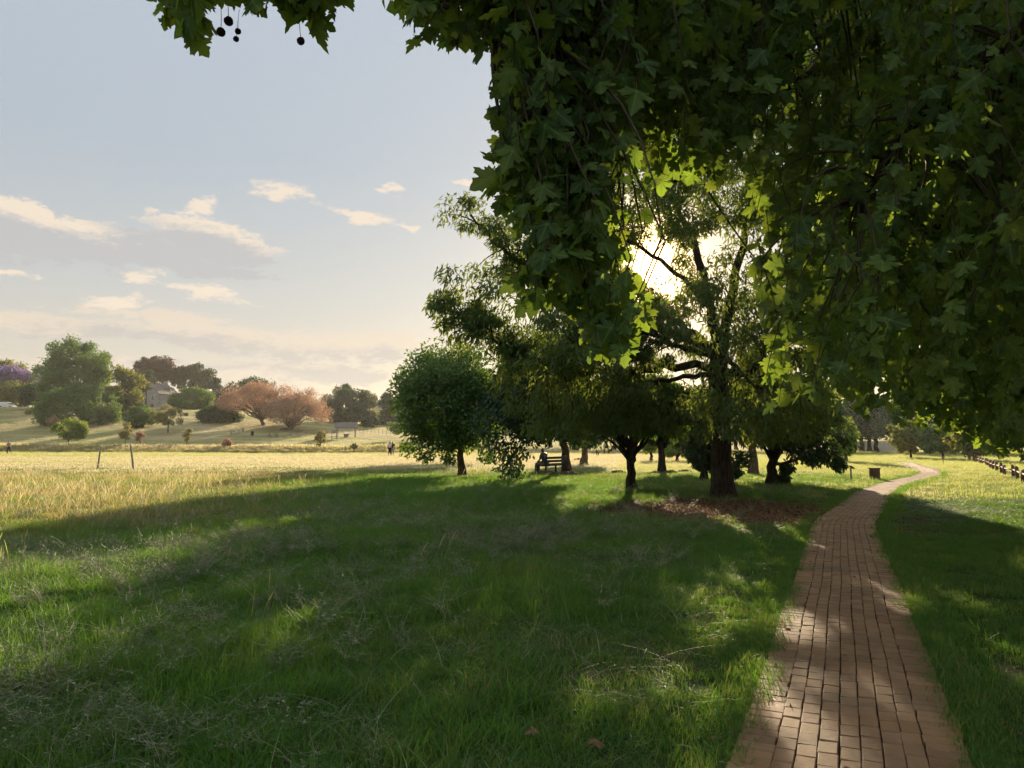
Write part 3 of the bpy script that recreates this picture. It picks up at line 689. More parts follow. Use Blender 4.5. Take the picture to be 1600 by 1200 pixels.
def boxed(u0, u1, v0, v1, Y, dy=.9):
    a = px(u0, v0, Y); b = px(u1, v1, Y); rx = (b[0] - a[0]) / 2; rz = (a[2] - b[2]) / 2
    return ((a[0] + b[0]) / 2, Y, (a[2] + b[2]) / 2, rx, rx * dy, rz)
def base_at(u, vb, Y=None):
    if Y is None: return gpt(u, vb)
    p = px(u, 690, Y); return np.array((p[0], Y, hz(p[0], Y)))

def mid_trees():
    G = 'trees standing in the near row of the park'
    b = base_at(722, 745); Y = b[1]
    tree('round_tree', 'round dense green tree with a short trunk, standing beside the open sunlit field', b, boxed(604, 786, 530, 722, Y, 1.25), (.20, .10, 26000), M['mid'], M['bark_warm'], .17, 31, K=160, rad=.27, limbs=16, shell=.62, squash=.75, extra=[(*px(640, 700, Y), .55), (*px(665, 712, Y - .5), .45), (*px(760, 712, Y), .5), (*px(700, 715, Y - 1), .4)])
    b = base_at(886, 740); Y = b[1]
    ex = [(*px(u, v, Y - 8 + q), s) for u, v, s, q in ((800, 735, .6, 0), (790, 715, .8, .3), (808, 700, .8, .5), (770, 690, .8, 0), (836, 668, .9, 1), (780, 640, 1.0, 0), (862, 672, .7, 1), (905, 680, .6, 1.5), (760, 660, .9, 0), (825, 660, 1.0, 0))]
    tree('dark_tree', 'dark dense tree drooping almost to the grass in front of the bench', b, boxed(748, 945, 506, 706, 33.5, 1.6), (.20, .11, 33000), M['dark'], M['bark_warm'], .22, 32, K=140, rad=.27, limbs=14, shell=.4, extra=ex, droop=.5)
    b = base_at(913, 726); Y = b[1]
    tree('park_tree', 'small dark tree behind the bench tree with its trunk in full sunlight', b, boxed(870, 965, 615, 712, Y), (.22, .12, 15000), M['dark'], M['bark_warm'], .24, 33, K=60, rad=.28, limbs=9)
    b = base_at(987, 767); Y = b[1]
    ex = []
    tree('forked_tree', 'dark tree whose low trunk forks into a wide Y left of the biggest trunk', b, boxed(880, 1085, 575, 712, Y), (.20, .075, 20000), M['mid'], M['bark'], .16, 34, K=90, rad=.22, limbs=26, shell=.45, droop=.7, umbrella=.9, top=.12)
    b = base_at(1034, 740); Y = b[1]
    tree('park_tree', 'tree with a slim sunlit trunk between the forked tree and the biggest trunk', b, boxed(975, 1095, 600, 706, Y), (.2, .1, 20000), M['dark'], M['bark'], .20, 35, K=70, rad=.26, limbs=10, top=.2)
    b = base_at(1100, 752); Y = b[1]
    tree('evergreen_tree', 'dark evergreen with leaves down to the ground just left of the biggest trunk', b, boxed(1062, 1138, 600, 752, Y), (.18, .09, 22000), M['dark'], M['bark'], .15, 36, K=80, rad=.3, limbs=8)
    b = base_at(1177, 743); Y = b[1]
    tree('park_tree', 'tree with a straight brown trunk just right of the biggest trunk', b, boxed(1105, 1245, 540, 690, Y), (.2, .1, 26000), M['dark'], M['bark_warm'], .21, 37, K=80, rad=.26, limbs=10, top=.2)
    b = base_at(1205, 760); Y = b[1]
    ex = [(*px(u, v, Y), s) for u, v, s in ((1285, 700, .45), (1300, 715, .4), (1270, 715, .4), (1320, 690, .5), (1250, 705, .5), (1230, 730, .28), (1160, 715, .4), (1150, 735, .3), (1225, 745, .22), (1310, 725, .3))]
    tree('drooping_tree', 'dark tree with several stems and drooping branches beside the brick path', b, boxed(1135, 1330, 585, 712, Y), (.18, .08, 32000), M['dark'], M['bark'], .20, 38, K=95, rad=.24, limbs=20, shell=.4, droop=.6, top=.1, extra=ex)
    b = base_at(1058, 722); Y = b[1]
    tree('young_tree', 'young yellow green tree glowing in the sun beyond the trunks', b, boxed(1030, 1088, 688, 718, Y), (.2, .12, 5000), M['fresh'], M['bark'], .13, 39, K=30, rad=.3, limbs=7)
    b = base_at(1018, 721); Y = b[1]
    tree('leaning_tree', 'small tree on a thin leaning trunk in the sunlit grass beyond the forked tree', b, boxed(996, 1036, 680, 709, Y), (.2, .11, 3500), M['fresh'], M['bark'], .13, 40, K=24, rad=.32, limbs=6, lean=1)
    b = base_at(767, 723); Y = b[1]
    tree('park_tree', 'tree showing only a thin stem between the round tree and the dark drooping tree', b, boxed(640, 806, 552, 712, Y, .6), (.30, .16, 9000), M['mid'], M['bark_warm'], .13, 41, K=60, rad=.28, limbs=9)
    for u, lb, sd in ((1347, 'tall dark tree, leftmost of three trunks before the pale wall', 42), (1359, 'tall dark tree, middle one of three trunks before the pale wall', 43), (1370, 'tall dark tree, rightmost of three trunks before the pale wall', 44)):
        b = base_at(u, 707); Y = b[1]
        tree('tall_tree', lb, b, boxed(u - 52, u + 46, 612, 694, Y), (.4, .22, 8000), M['dark'], M['bark'], .34, sd, K=46, rad=.3, limbs=8, group='three trunks before the pale wall', top=.15)
    b = base_at(1322, 722); Y = b[1]
    tree('sunlit_tree', 'yellow green tree glowing in the sun left of the three dark trunks', b, boxed(1288, 1345, 650, 718, Y), (.22, .14, 7000), M['fresh'], M['bark'], .14, 45, K=36, rad=.3, limbs=6, droop=.6)
    for (u0, u1, v0, vb, Y, lb, sd) in ((1395, 1450, 660, 709, 74, 'bright leafy shrub beside the right end of the pale wall', 46), (1440, 1505, 664, 710, 70, 'bright leafy shrub where the low fence starts', 47), (1490, 1560, 668, 712, 62, 'bright leafy shrub behind the far posts of the low fence', 48)):
        b = base_at((u0 + u1) / 2, vb, Y)
        tree('leafy_shrub', lb, b, boxed(u0 - 14, u1 + 14, v0 - 8, vb + 2, Y), (.34, .24, 4200), M['mid' if sd == 47 else 'olive'], M['bark'], .1, sd, K=64, rad=.20, limbs=10, shell=.3, group='sunlit shrubs by the fence', cat='shrub', droop=.5)
    # the far side of the lawn behind the trunks
    k = 0
    for (u, w, v0, Y, lb) in ((655, 80, 650, 150, 'hazy tree behind the left side of the round tree'), (760, 110, 640, 140, 'hazy tree hidden behind the round tree and the dark drooping tree'), (860, 120, 632, 135, 'far dark tree behind the bench tree'), (960, 120, 632, 128, 'far dark tree behind the forked tree'), (1060, 120, 630, 122, 'far dark tree behind the young glowing tree'), (1150, 130, 628, 118, 'far dark tree behind the biggest trunk'), (1250, 130, 626, 112, 'far dark tree behind the drooping tree'), (1455, 150, 622, 104, 'far dark tree above the bright shrub row'), (1545, 150, 618, 96, 'far dark tree above the low fence'), (1630, 150, 612, 90, 'far dark tree at the right end of the low fence')):
        b = base_at(u, 690, Y); vb = 690 - (b[2] - CAMZ) / Y * 1200
        tree('distant_tree', lb, b, boxed(u - w * .62, u + w * .62, v0, vb - (6 if u < 1400 else 3), Y), (.5, .28, 7000), M['dark'] if k % 2 else M['mid'], M['bark'], .3, 50 + k, K=50, rad=.3, limbs=6, group='tree line beyond the lawn'); k += 1
mid_trees()

def big_tree():
    rng = np.random.default_rng(77); b0 = np.array(base_at(1130, 778)); Y = b0[1]
    t = empty('spreading_tree', b0); tag(t, 'biggest tree, with a thick furrowed trunk and limbs reaching far left over the lawn', 'tree')
    b = MB(); P = [b0 + (0.02, 0, -.3), b0 + (0, 0, .25), b0 + (-.03, 0, 1), px(1127, 690, Y), px(1124, 630, Y), px(1122, 575, Y), px(1128, 520, Y)]
    n = 22; b.tube(poly(P, n) - b0, np.interp(np.linspace(0, 1, n), (0, .06, .14, .3, .8, 1), (.56, .42, .33, .285, .265, .22)), 14); b.obj('trunk', M['bark'], t, True)
    LIMBS = [([(1118, 575, 0), (1050, 572, -.6), (980, 578, -1.2), (885, 578, -1.6), (840, 562, -1.9), (795, 545, -2.2), (730, 510, -2.5), (682, 470, -2.8)], .20),
             ([(1118, 548, 0), (1055, 524, .3), (1000, 505, .5), (930, 468, .3), (852, 438, .1), (780, 386, -.3), (735, 335, -.6)], .23),
             ([(1122, 540, 0), (1108, 480, .6), (1096, 420, 1.2), (1060, 330, 1.8), (1000, 200, 2.6), (960, 90, 3)], .24),
             ([(1130, 580, 0), (1165, 585, -.4), (1200, 550, -1), (1250, 490, -1.8), (1310, 420, -2.6)], .18),
             ([(1128, 530, 0), (1150, 440, .5), (1172, 330, .8), (1190, 180, 1.5), (1210, 40, 2)], .24),
             ([(1112, 585, 0), (1055, 590, 1.0), (1000, 600, 1.6), (935, 612, 1.8), (880, 625, 2)], .14),
             ([(1120, 545, .3), (1080, 520, 2), (1010, 470, 4), (940, 400, 5.6), (880, 300, 7)], .17),
             ([(1118, 560, -.3), (1060, 540, -2), (1000, 520, -3.2), (930, 520, -4), (880, 540, -4.4)], .13),
             ([(1108, 480, .6), (1070, 440, .8), (1035, 410, .9), (960, 360, 1.0), (880, 280, 1.0), (820, 290, .8)], .13),
             ([(1135, 560, 0), (1180, 600, 1.4), (1230, 620, 2.2), (1280, 630, 3)], .12)]
    CC, RR = [], []
    tw = MB()
    for pts, r in LIMBS:
        Pw = poly([px(u, v, Y + dy) for u, v, dy in pts], 26); Pw[2:-1] += rng.normal(0, .035, (23, 3))
        m_ = MB(); m_.tube(Pw - b0, np.linspace(r * .62, r * .12, 26), 8); m_.obj('limb', M['bark'], t, True)
        L = np.linalg.norm(np.diff(Pw, axis=0), axis=1).sum()
        for k in range(int(L * 4.2)):
            q = rng.uniform(.22, 1.0) ** .8; i = min(int(q * 25), 24); a = Pw[i]; tang = unit(Pw[min(i + 1, 25)] - Pw[i - 1])
            d = unit(rng.normal(0, 1, 3) + tang * .9 + (0, 0, .25)); l = rng.uniform(.5, 1.7) * (1.25 - .5 * q)
            e = a + d * l; e[2] -= .12 * l
            tw.tube(bez(a, a + d * l * .55 + (0, 0, .12 * l), e, 5) - b0, np.linspace(.028, .007, 5), 4, False)
            CC.append(e); RR.append(rng.uniform(.28, .58)); CC.append(a * .4 + e * .6 + rng.normal(0, .2, 3)); RR.append(rng.uniform(.22, .42))
    # airy sprays at the left outline and lower skirts
    for u, v, dy, s in ((742, 320, -.5, .42), (760, 350, -.4, .45), (728, 352, -.6, .32), (785, 372, -.3, .4), (820, 400, 0, .45), (700, 425, -2.6, .38), (715, 450, -2.6, .45), (682, 480, -2.8, .34), (735, 470, -2.4, .5), (770, 455, -2, .45), (700, 505, -2.5, .4), (745, 505, -2.2, .5), (800, 480, -1.5, .5), (720, 530, -2.2, .35), (775, 530, -2.0, .45), (850, 350, .4, .6), (810, 275, .6, .5), (800, 300, .5, .45), (870, 310, .5, .6), (850, 250, .8, .6), (900, 240, .8, .7), (830, 335, .4, .5)):
        p = px(u, v, Y + dy); tgt = min(((np.linalg.norm(c - p), i) for i, c in enumerate(CC)))[1]
        tw.tube(bez(CC[tgt], (CC[tgt] + p) / 2 + (0, 0, .1), p, 5) - b0, np.linspace(.02, .006, 5), 4, False); CC.append(p); RR.append(s)
    for k in range(120):
        u, v = rng.uniform(830, 1290), rng.uniform(600, 680); p = px(u, v, Y + rng.uniform(-3.5, 3.5)); CC.append(p); RR.append(rng.uniform(.3, .55))
        a = p + (rng.normal(0, .4), rng.normal(0, .4), rng.uniform(.5, 1.2)); tw.tube(bez(a, (a + p) / 2 + (.1, 0, .1), p, 4) - b0, np.linspace(.015, .005, 4), 3, False)
    for k in range(425):
        u, v = (rng.uniform(900, 1330), rng.uniform(-60, 480)) if k < 150 else (rng.uniform(840, 1200), rng.uniform(170, 540)) if k < 320 else (rng.uniform(880, 1330), rng.uniform(430, 610)); p = px(u, v, Y + rng.uniform(-2.5, 4)); CC.append(p); RR.append(rng.uniform(.4, .7))
    CC = np.array(CC); RR = np.array(RR)
    # the crown is thinnest where the low sun burns through
    d = unit(CC - (0, 0, CAMZ)); ang = np.degrees(np.arccos(np.clip(d @ np.array(SUNDIR), -1, 1))); keep = (ang > 3.0) | ((ang > 1.7) & (rng.random(len(CC)) < .45)); CC, RR = CC[keep], RR[keep]
    o = tw.obj('twigs', M['bark'], t); tag(o, kind='stuff')
    V, a = leaf_quads(rng, CC, RR, 108, .20, .052, b0 + (0, 0, 5), .75, .75, .35)
    cen = V.reshape(-1, 4, 3).mean(1); d = unit(cen - (0, 0, CAMZ)); ang = np.degrees(np.arccos(np.clip(d @ np.array(SUNDIR), -1, 1)))
    ok = (ang > 1.7) | (rng.random(len(ang)) < .30); V = V.reshape(-1, 4, 3)[ok].reshape(-1, 3); a = a.reshape(-1, 4)[ok].ravel()
    link('crown', crown_mesh('crown', V - b0, a, M['willow']), t)
big_tree()

def far_trees():
    def T(nm, lb, u0, u1, v0, v1, Y, mat, n, L=.42, ub=None, vb=None, sd=0, tr=.28, bark='bark', **k):
        Y = Y + 22
        ub = (u0 + u1) / 2 if ub is None else ub; b = base_at(ub, 0, Y)
        return tree(nm, lb, b, boxed(u0 - 2, u1 + 2, v0 - 3, v1, Y), (L * 1.25, L * .75, int(n * 1.35)), M[mat], M[bark], tr, 300 + sd, **{**dict(K=70, rad=.27, limbs=8, shell=.35), **k})
    T('olive_tree', 'olive green tree topping the purple blossom at the house', -25, 48, 558, 625, 232, 'olive', 7000, .6, sd=1)
    T('jacaranda_tree', 'purple blossoming tree at the edge of the lawn', -30, 60, 573, 604, 205, 'purple', 7000, .5, sd=2, K=44)
    T('street_tree', 'brown green tree under the purple blossom beside the white car', -22, 50, 594, 634, 198, 'olive', 6000, .5, sd=3)
    T('large_tree', 'largest round green tree rising over the far lawn', 55, 184, 520, 655, 168, 'mid', 20000, .46, sd=4, K=130, rad=.19, tr=.5, squash=.8)
    T('street_tree', 'small dark tree with a brown trunk between the two parked cars', 33, 88, 596, 641, 172, 'dark', 5500, .42, ub=58, sd=5, tr=.26, bark='bark_warm')
    T('bushy_tree', 'broad bushy tree reaching the ground in front of the largest tree', 70, 188, 597, 684, 138, 'mid', 17000, .36, sd=6, K=110, rad=.2, shell=.6)
    T('light_tree', 'yellowish tree leaning against the right side of the largest tree', 166, 222, 574, 650, 150, 'olive', 9000, .4, sd=7)
    T('copper_tree', 'dark copper tree rising behind the grey house', 207, 275, 556, 604, 232, 'copper', 9000, .55, sd=8, K=70)
    T('small_tree', 'pale green rounded tree left of the grey house', 208, 245, 579, 612, 196, 'teal', 4500, .45, sd=9, K=36)
    T('blue_green_tree', 'blue green spiky tree beyond the grey house roof', 268, 332, 569, 615, 240, 'teal', 8000, .6, sd=10, K=46, out=1.2, droop=-.2)
    T('round_tree', 'bright round tree right of the grey house', 268, 336, 602, 652, 178, 'mid', 9000, .38, sd=11, K=70, shell=.65)
    T('small_tree', 'dark tree between the bushy tree and the sapling', 184, 230, 626, 664, 150, 'dark', 6000, .34, sd=12, K=44)
    T('bushy_tree', 'small fresh green tree bending down to the grass', 199, 246, 634, 677, 132, 'mid', 7000, .3, sd=13, K=50)
    T('sapling', 'thin pale sapling with an open crown in the dry grass', 236, 292, 634, 668, 124, 'pale', 2600, .26, ub=262, sd=14, K=34, rad=.2, tr=.11, limbs=14)
    T('umbrella_tree', 'small dark tree with a flat umbrella crown', 307, 374, 634, 668, 142, 'dark', 9000, .34, ub=345, sd=15, umbrella=.85, K=70, tr=.2, bark='bark_warm')
    T('row_tree', 'dark tree row piece behind the left rust brown crown', 348, 430, 586, 640, 215, 'dark', 6000, .5, sd=16)
    T('hazy_tree', 'dark hazy tree between the round bright tree and the rust brown crown', 322, 356, 592, 640, 210, 'teal', 4000, .45, sd=17, K=36)
    b = base_at(411, 0, 163)
    tree('rust_tree', 'rust brown tree on a leaning trunk, left one of the pair', b, boxed(338, 474, 590, 662, 163), (.30, .16, 19000), M['rust'], M['bark_warm'], .42, 321, K=150, rad=.22, limbs=26, shell=.4, umbrella=.75, lean=1, top=.15, group='rust brown trees over the picnic tables')
    b = base_at(440, 0, 157)
    tree('rust_tree', 'rust brown tree with low branches over the picnic tables, right one of the pair', b, boxed(408, 528, 602, 678, 157), (.28, .15, 19000), M['rust'], M['bark_warm'], .40, 322, K=150, rad=.22, limbs=26, shell=.4, umbrella=.5, lean=1, top=.12, group='rust brown trees over the picnic tables')
    T('broad_tree', 'grey green tree behind the picnic shelter', 506, 578, 597, 672, 165, 'teal', 12000, .42, sd=23, K=80)
    T('light_tree', 'narrow yellowish tree right of the picnic shelter', 556, 588, 613, 668, 170, 'olive', 5000, .4, sd=24, K=40)
    T('cypress_tree', 'slim dark cypress against the hazy hill', 579, 587, 617, 640, 230, 'dark', 2500, .4, sd=25, K=30, rad=.5, droop=-.5)
    T('hazy_tree', 'hazy grey green tree left of the round tree', 586, 628, 608, 678, 175, 'teal', 8000, .42, sd=26)
    T('small_tree', 'small dark tree behind the wire fence', 563, 592, 650, 674, 160, 'dark', 3500, .34, sd=27, K=30, tr=.16)
    for u0, u1, v0, v1, Y, mt, n, lb, sd in ((-30, 62, 608, 642, 236, 'dark', 4500, 'dark leafy bank behind the white house and parked cars', 50), (172, 250, 606, 652, 214, 'olive', 5000, 'olive bushes filling the gap left of the grey house', 51), (262, 352, 612, 656, 228, 'dark', 5000, 'dark bushes behind the bright round tree and grey house', 52), (348, 420, 612, 660, 232, 'teal', 4500, 'grey green bushes behind the left rust brown tree', 53), (425, 520, 618, 668, 230, 'mid', 5000, 'green bushes seen under the right rust brown branches', 54), (500, 618, 640, 674, 224, 'olive', 5000, 'low olive bushes behind the shelter and wire fence', 55)):
        T('bush', lb, u0, u1, v0, v1, Y, mt, n, .55, sd=sd, tr=.12, K=60, rad=.3, limbs=5, cat='bush', squash=1.0, group='bushes closing the far side of the park')
    # shrubs in the tall dry grass
    for u0, u1, v0, vb, Y, mt, n, lb, sd in ((80, 134, 650, 690, 116, 'fresh', 5500, 'bright green leafy shrub in the tall dry grass', 30), (186, 206, 654, 690, 115, 'pale', 900, 'thin dry shrub with bare stems in the tall grass', 31), (212, 226, 672, 692, 114, 'rust', 600, 'little brown dry bush at the grass edge', 32), (284, 300, 664, 690, 112, 'pale', 500, 'spindly bush right of the pale sapling', 33), (491, 510, 672, 698, 108, 'pale', 700, 'thin yellow sapling before the picnic tables', 34), (345, 362, 684, 699, 109, 'rust', 500, 'small brown tuft bush in the middle of the tall grass', 35), (546, 560, 692, 702, 104, 'pale', 350, 'tiny pale bush in the dry grass right of the thin yellow sapling', 36), (72, 95, 648, 668, 150, 'rust', 1200, 'brown dry bush under the broad bushy tree', 37), (38, 52, 636, 655, 178, 'pale', 500, 'small weedy bush on the lawn before the parked cars', 38)):
        b = base_at((u0 + u1) / 2, vb, Y)
        cb = boxed(u0, u1, v0, vb, Y)
        tree('shrub', lb, b, cb, (.30, .17, n), M[mt], M['bark_warm'], .045, 340 + sd, K=22, rad=.3, limbs=9, group='shrubs in the dry grass', cat='shrub', top=.1)
far_trees()
# ------------------------------------------------------------------ plane trees overhead
HALF_LEAF = [(0.0, 0.0), (.15, -.07), (.28, -.05), (.33, .00), (.50, .03), (.43, .11), (.50, .20), (.40, .25), (.50, .36), (.58, .36), (.73, .52), (.58, .54), (.56, .66), (.43, .60), (.26, .57), (.29, .70), (.37, .77), (.23, .84), (.16, .96), (.0, 1.10)]
LOBES = {4, 10, 19, 0}
def leaf_shape(rng, simple=False, curl=1.0):
    idx = [0, 2, 4, 7, 10, 14, 16, 19] if simple else list(range(len(HALF_LEAF)))
    Rr = [HALF_LEAF[i] for i in idx]; vr = [1.0 if i in LOBES else .0 for i in idx]
    J = lambda p: (p[0] * rng.uniform(.92, 1.08), p[1] + rng.uniform(-.02, .02))
    out = [J(p) for p in Rr] + [(-J(p)[0], J(p)[1]) for p in Rr[-2:0:-1]]; ve = vr + vr[-2:0:-1]
    V = np.array([(0, .22)] + out); ve = np.array([1.0] + ve)
    x, y = V[:, 0], V[:, 1]
    a, b_, c_ = rng.uniform(.1, .45) * curl, rng.uniform(-.1, .35) * curl, rng.uniform(-.3, .3) * curl
    z = -a * (y - .2) ** 2 - b_ * np.abs(x) ** 1.3 * .8 + c_ * x * y * .6 + rng.normal(0, .015, len(x)) + (1 - ve) * -.02
    n = len(out); T = [(0, 1 + i, 1 + (i + 1) % n) for i in range(n)]
    V3 = np.c_[x, y, z]
    # petiole
    k = len(V3); V3 = np.vstack([V3, [(-.008, .02, .004), (.008, .02, .004), (.012, -.32, .05), (-.012, -.32, .05)]]); ve = np.r_[ve, 1, 1, 1, 1]
    T += [(k, k + 2, k + 1), (k, k + 3, k + 2)]
    V3[:, 1] += .32; V3[:, 2] -= .05              # origin at the foot of the stalk
    return V3, np.array(T), ve
def in_poly(u, v, P):
    P = np.asarray(P, float); c = False; j = len(P) - 1
    for i in range(len(P)):
        if (P[i, 1] > v) != (P[j, 1] > v) and u < (P[j, 0] - P[i, 0]) * (v - P[i, 1]) / (P[j, 1] - P[i, 1]) + P[i, 0]: c = not c
        j = i
    return c
def proj(p):
    p = np.asarray(p, float) - (0, 0, CAMZ); ct, st = math.cos(TILT), math.sin(TILT)
    f = p[..., 1] * ct + p[..., 2] * st; up = -p[..., 1] * st + p[..., 2] * ct
    return 800 + 1200 * p[..., 0] / f, 600 - 1200 * up / f, f
def plane_tree(label, base, tr, trunk_top, limbs, regions, seed, n_single, lsize, simple, balls=(), crown=None, strand=(.55, 1.1)):
    rng = np.random.default_rng(seed); b0 = np.asarray(base, float)
    t = empty('plane_tree', b0); tag(t, label, 'tree')
    b, P = trunk_mb(rng, b0, np.asarray(trunk_top, float), tr, .3, 10, 1.5, 14); b.V = [v - b0 for v in b.V]; b.obj('trunk', M['bark_warm'], t, True)
    LP = []
    for pts, r in limbs:
        Pw = poly(np.array(pts, float), 30); m_ = MB(); m_.tube(Pw - b0, np.linspace(r, r * .18, 30), 8); m_.obj('limb', M['bark'], t, True); LP.append(Pw[6:])
    LP = np.vstack(LP)
    tw = MB(); pos, dr, nm, sz = [], [], [], []
    for poly_, (y0, y1), n, sc in regions:
        Pq = np.array(poly_, float); k = 0
        while k < n:
            u, v = rng.uniform(Pq[:, 0].min(), Pq[:, 0].max()), rng.uniform(Pq[:, 1].min(), Pq[:, 1].max())
            if not in_poly(u, v, Pq): continue
            k += 1
            tip = px(u, v, rng.uniform(y0, y1)); l = rng.uniform(*strand) * sc
            S = tip + (rng.uniform(-.15, .45) * l, rng.normal(0, .25) * l, l * rng.uniform(.75, 1))
            us, vs, _ = proj(S)
            if vs > 0 and us < 780: S[0] += .5; S[2] += .2
            C = bez(S, S * .35 + tip * .65 + (rng.normal(0, .06), rng.normal(0, .06), .12 * l), tip, 8)
            tw.tube(C - b0, np.linspace(.0055, .0022, 8), 4, False)
            near = LP[np.argmin(((LP - S - (0, 0, .6)) ** 2).sum(1))]
            dd = near - S
            if np.linalg.norm(dd) > .25:
                mid = S * .6 + near * .4 + (rng.normal(0, .2), rng.normal(0, .2), .25 * np.linalg.norm(dd))
                Bz = bez(near, mid, S, 8); tw.tube(Bz - b0, np.linspace(.016, .0055, 8), 4, False)
                for q in range(int(np.linalg.norm(dd) * 4)):
                    i = rng.integers(2, 7); p = Bz[i] + (Bz[i + 1] - Bz[i]) * rng.random(); o = unit(rng.normal(0, 1, 3) * (1, 1, .3)); d = unit(o * .7 + (0, 0, -rng.uniform(.3, 1)))
                    nn = unit(rng.normal(0, .6, 3) + np.array((-.35, -.55, .55))); nn = unit(nn - d * (nn @ d)); pos.append(p); dr.append(d); nm.append(nn); sz.append(lsize * rng.uniform(.6, 1.15))
            m_ = int(l / .062) + 2; ph = rng.uniform(0, 6.28)
            for q in range(m_):
                f = (q + rng.uniform(-.3, .3)) / m_; f = min(max(.08 + f * .95, 0), 1); i = min(int(f * 7), 6); p = C[i] + (C[i + 1] - C[i]) * (f * 7 - i)
                a = ph + q * 2.6 + rng.normal(0, .4); o = np.array((math.cos(a), math.sin(a), 0))
                d = unit(o * rng.uniform(.3, .9) + rng.normal(0, .3, 3) + (0, 0, -rng.uniform(.35, 1.1)))
                nn = unit(o * -.15 + rng.normal(0, .75, 3) + np.array((-.35, -.5, .55))); nn = unit(nn - d * (nn @ d))
                pos.append(p); dr.append(d); nm.append(nn); sz.append(lsize * rng.uniform(.42, 1.38) * (1.05 - .25 * f if q else .8))
    if crown is not None:                       # the rest of the crown, above and behind the view
        cc, cr, n, s_ = crown; k = 0
        while k < n:
            p = np.asarray(cc) + unit(rng.normal(0, 1, 3)) * np.asarray(cr) * rng.uniform(.15, 1) ** (1 / 3)
            u, v, f = proj(p)
            if f > .3 and -120 < u < 1720 and v > -140 and (f < 11 or u < 1250): continue
            if f <= .5 and p[2] < 3.2: continue
            ang = math.degrees(math.acos(min(1, float(unit(p - (0, 0, CAMZ)) @ np.array(SUNDIR)))))
            if ang < 5.5: continue
            d = unit(rng.normal(0, 1, 3) + (0, 0, -.6)); nn = unit(rng.normal(0, 1, 3) + (0, 0, .6)); nn = unit(nn - d * (nn @ d))
            pos.append(p); dr.append(d); nm.append(nn); sz.append(s_ * rng.uniform(.7, 1.3)); k += 1
    o = tw.obj('twigs', M['twig'], t, True); tag(o, kind='stuff')
    pos, dr, nm, sz = np.array(pos), np.array(dr), np.array(nm), np.array(sz)
    dsun = unit(pos + dr * sz[:, None] * .7 - np.array((0, 0, CAMZ))); free = np.degrees(np.arccos(np.clip(dsun @ np.array(SUNDIR), -1, 1))) > 1.7
    pos, dr, nm, sz = pos[free], dr[free], nm[free], sz[free]          # the sun shines through an opening between the sprays
    sd = np.cross(dr, nm); u, v, f = proj(pos + dr * sz[:, None] * .6)
    big = np.where((f > .5) & (u > -20) & (u < 1620) & (v > -30) & (v < 1200), sz / f, 0) * np.where((u < 1250), 1, .75)
    order = np.argsort(-big); single = order[:n_single]; rest = order[n_single:]
    kinds = []
    for k in range(10):
        V, T, ve = leaf_shape(rng, False, rng.uniform(.8, 2.2)); kinds.append(mesh('leaf', V, [T], M['plane_leaf'], True, {'var': np.full(len(V), rng.random()), 'vein': ve}))
    for i in single:
        o = link('leaf', kinds[rng.integers(10)], t)
        m4 = np.eye(4); m4[:3, 0] = sd[i]; m4[:3, 1] = dr[i]; m4[:3, 2] = nm[i]; m4[:3, :3] *= sz[i]; m4[:3, 3] = pos[i] - b0; o.matrix_local = Matrix(m4.tolist())
    VV, TT, AA, EE = [], [], [], []; n = 0
    shp = [leaf_shape(rng, simple, rng.uniform(.8, 2.2)) for _ in range(12)]; shs = [leaf_shape(rng, True) for _ in range(8)]
    grp = rng.integers(0, 12, len(rest)); far = (big[rest] <= 0) | (f[rest] > 7.5)
    for k in range(20):
        V, T, ve = (shp + shs)[k]
        sel = rest[(~far & (grp == k))] if k < 12 else rest[far & (grp % 8 == k - 12)]
        if not len(sel): continue
        W = pos[sel][:, None] - b0 + sz[sel][:, None, None] * (V[None, :, 0:1] * sd[sel][:, None] + V[None, :, 1:2] * dr[sel][:, None] + V[None, :, 2:3] * nm[sel][:, None])
        VV.append(W.reshape(-1, 3)); TT.append((T[None] + (np.arange(len(sel)) * len(V))[:, None, None]).reshape(-1, 3) + n); n += len(sel) * len(V)
        AA.append(np.repeat(rng.random(len(sel)), len(V))); EE.append(np.tile(ve, len(sel)))
    o = link('foliage', mesh('foliage', np.vstack(VV), [np.vstack(TT)], M['plane_leaf'], True, {'var': np.concatenate(AA), 'vein': np.concatenate(EE)}), t); tag(o, kind='stuff')
    if balls:
        bm = bmesh.new(); bmesh.ops.create_icosphere(bm, subdivisions=3, radius=.021)
        for vv in bm.verts: vv.co *= 1 + random.uniform(-.06, .08)
        sb = bpy.data.meshes.new('seed_ball'); bm.to_mesh(sb); bm.free(); sb.materials.append(M['seed'])
        st = MB(); st.tube(bez((0, 0, .015), (.008, 0, .07), (.012, .01, .15), 6), .0016, 4); sm = st.mesh('stalk', M['twig'], True)
        for (u, v, Y, s_) in balls:
            o = link('seed_ball', sb, t); o.location = Vector(px(u, v, Y) - b0); o.scale = (s_,) * 3; o.rotation_euler = (0, 0, random.uniform(0, 6)); link('stalk', sm, o)
    return t
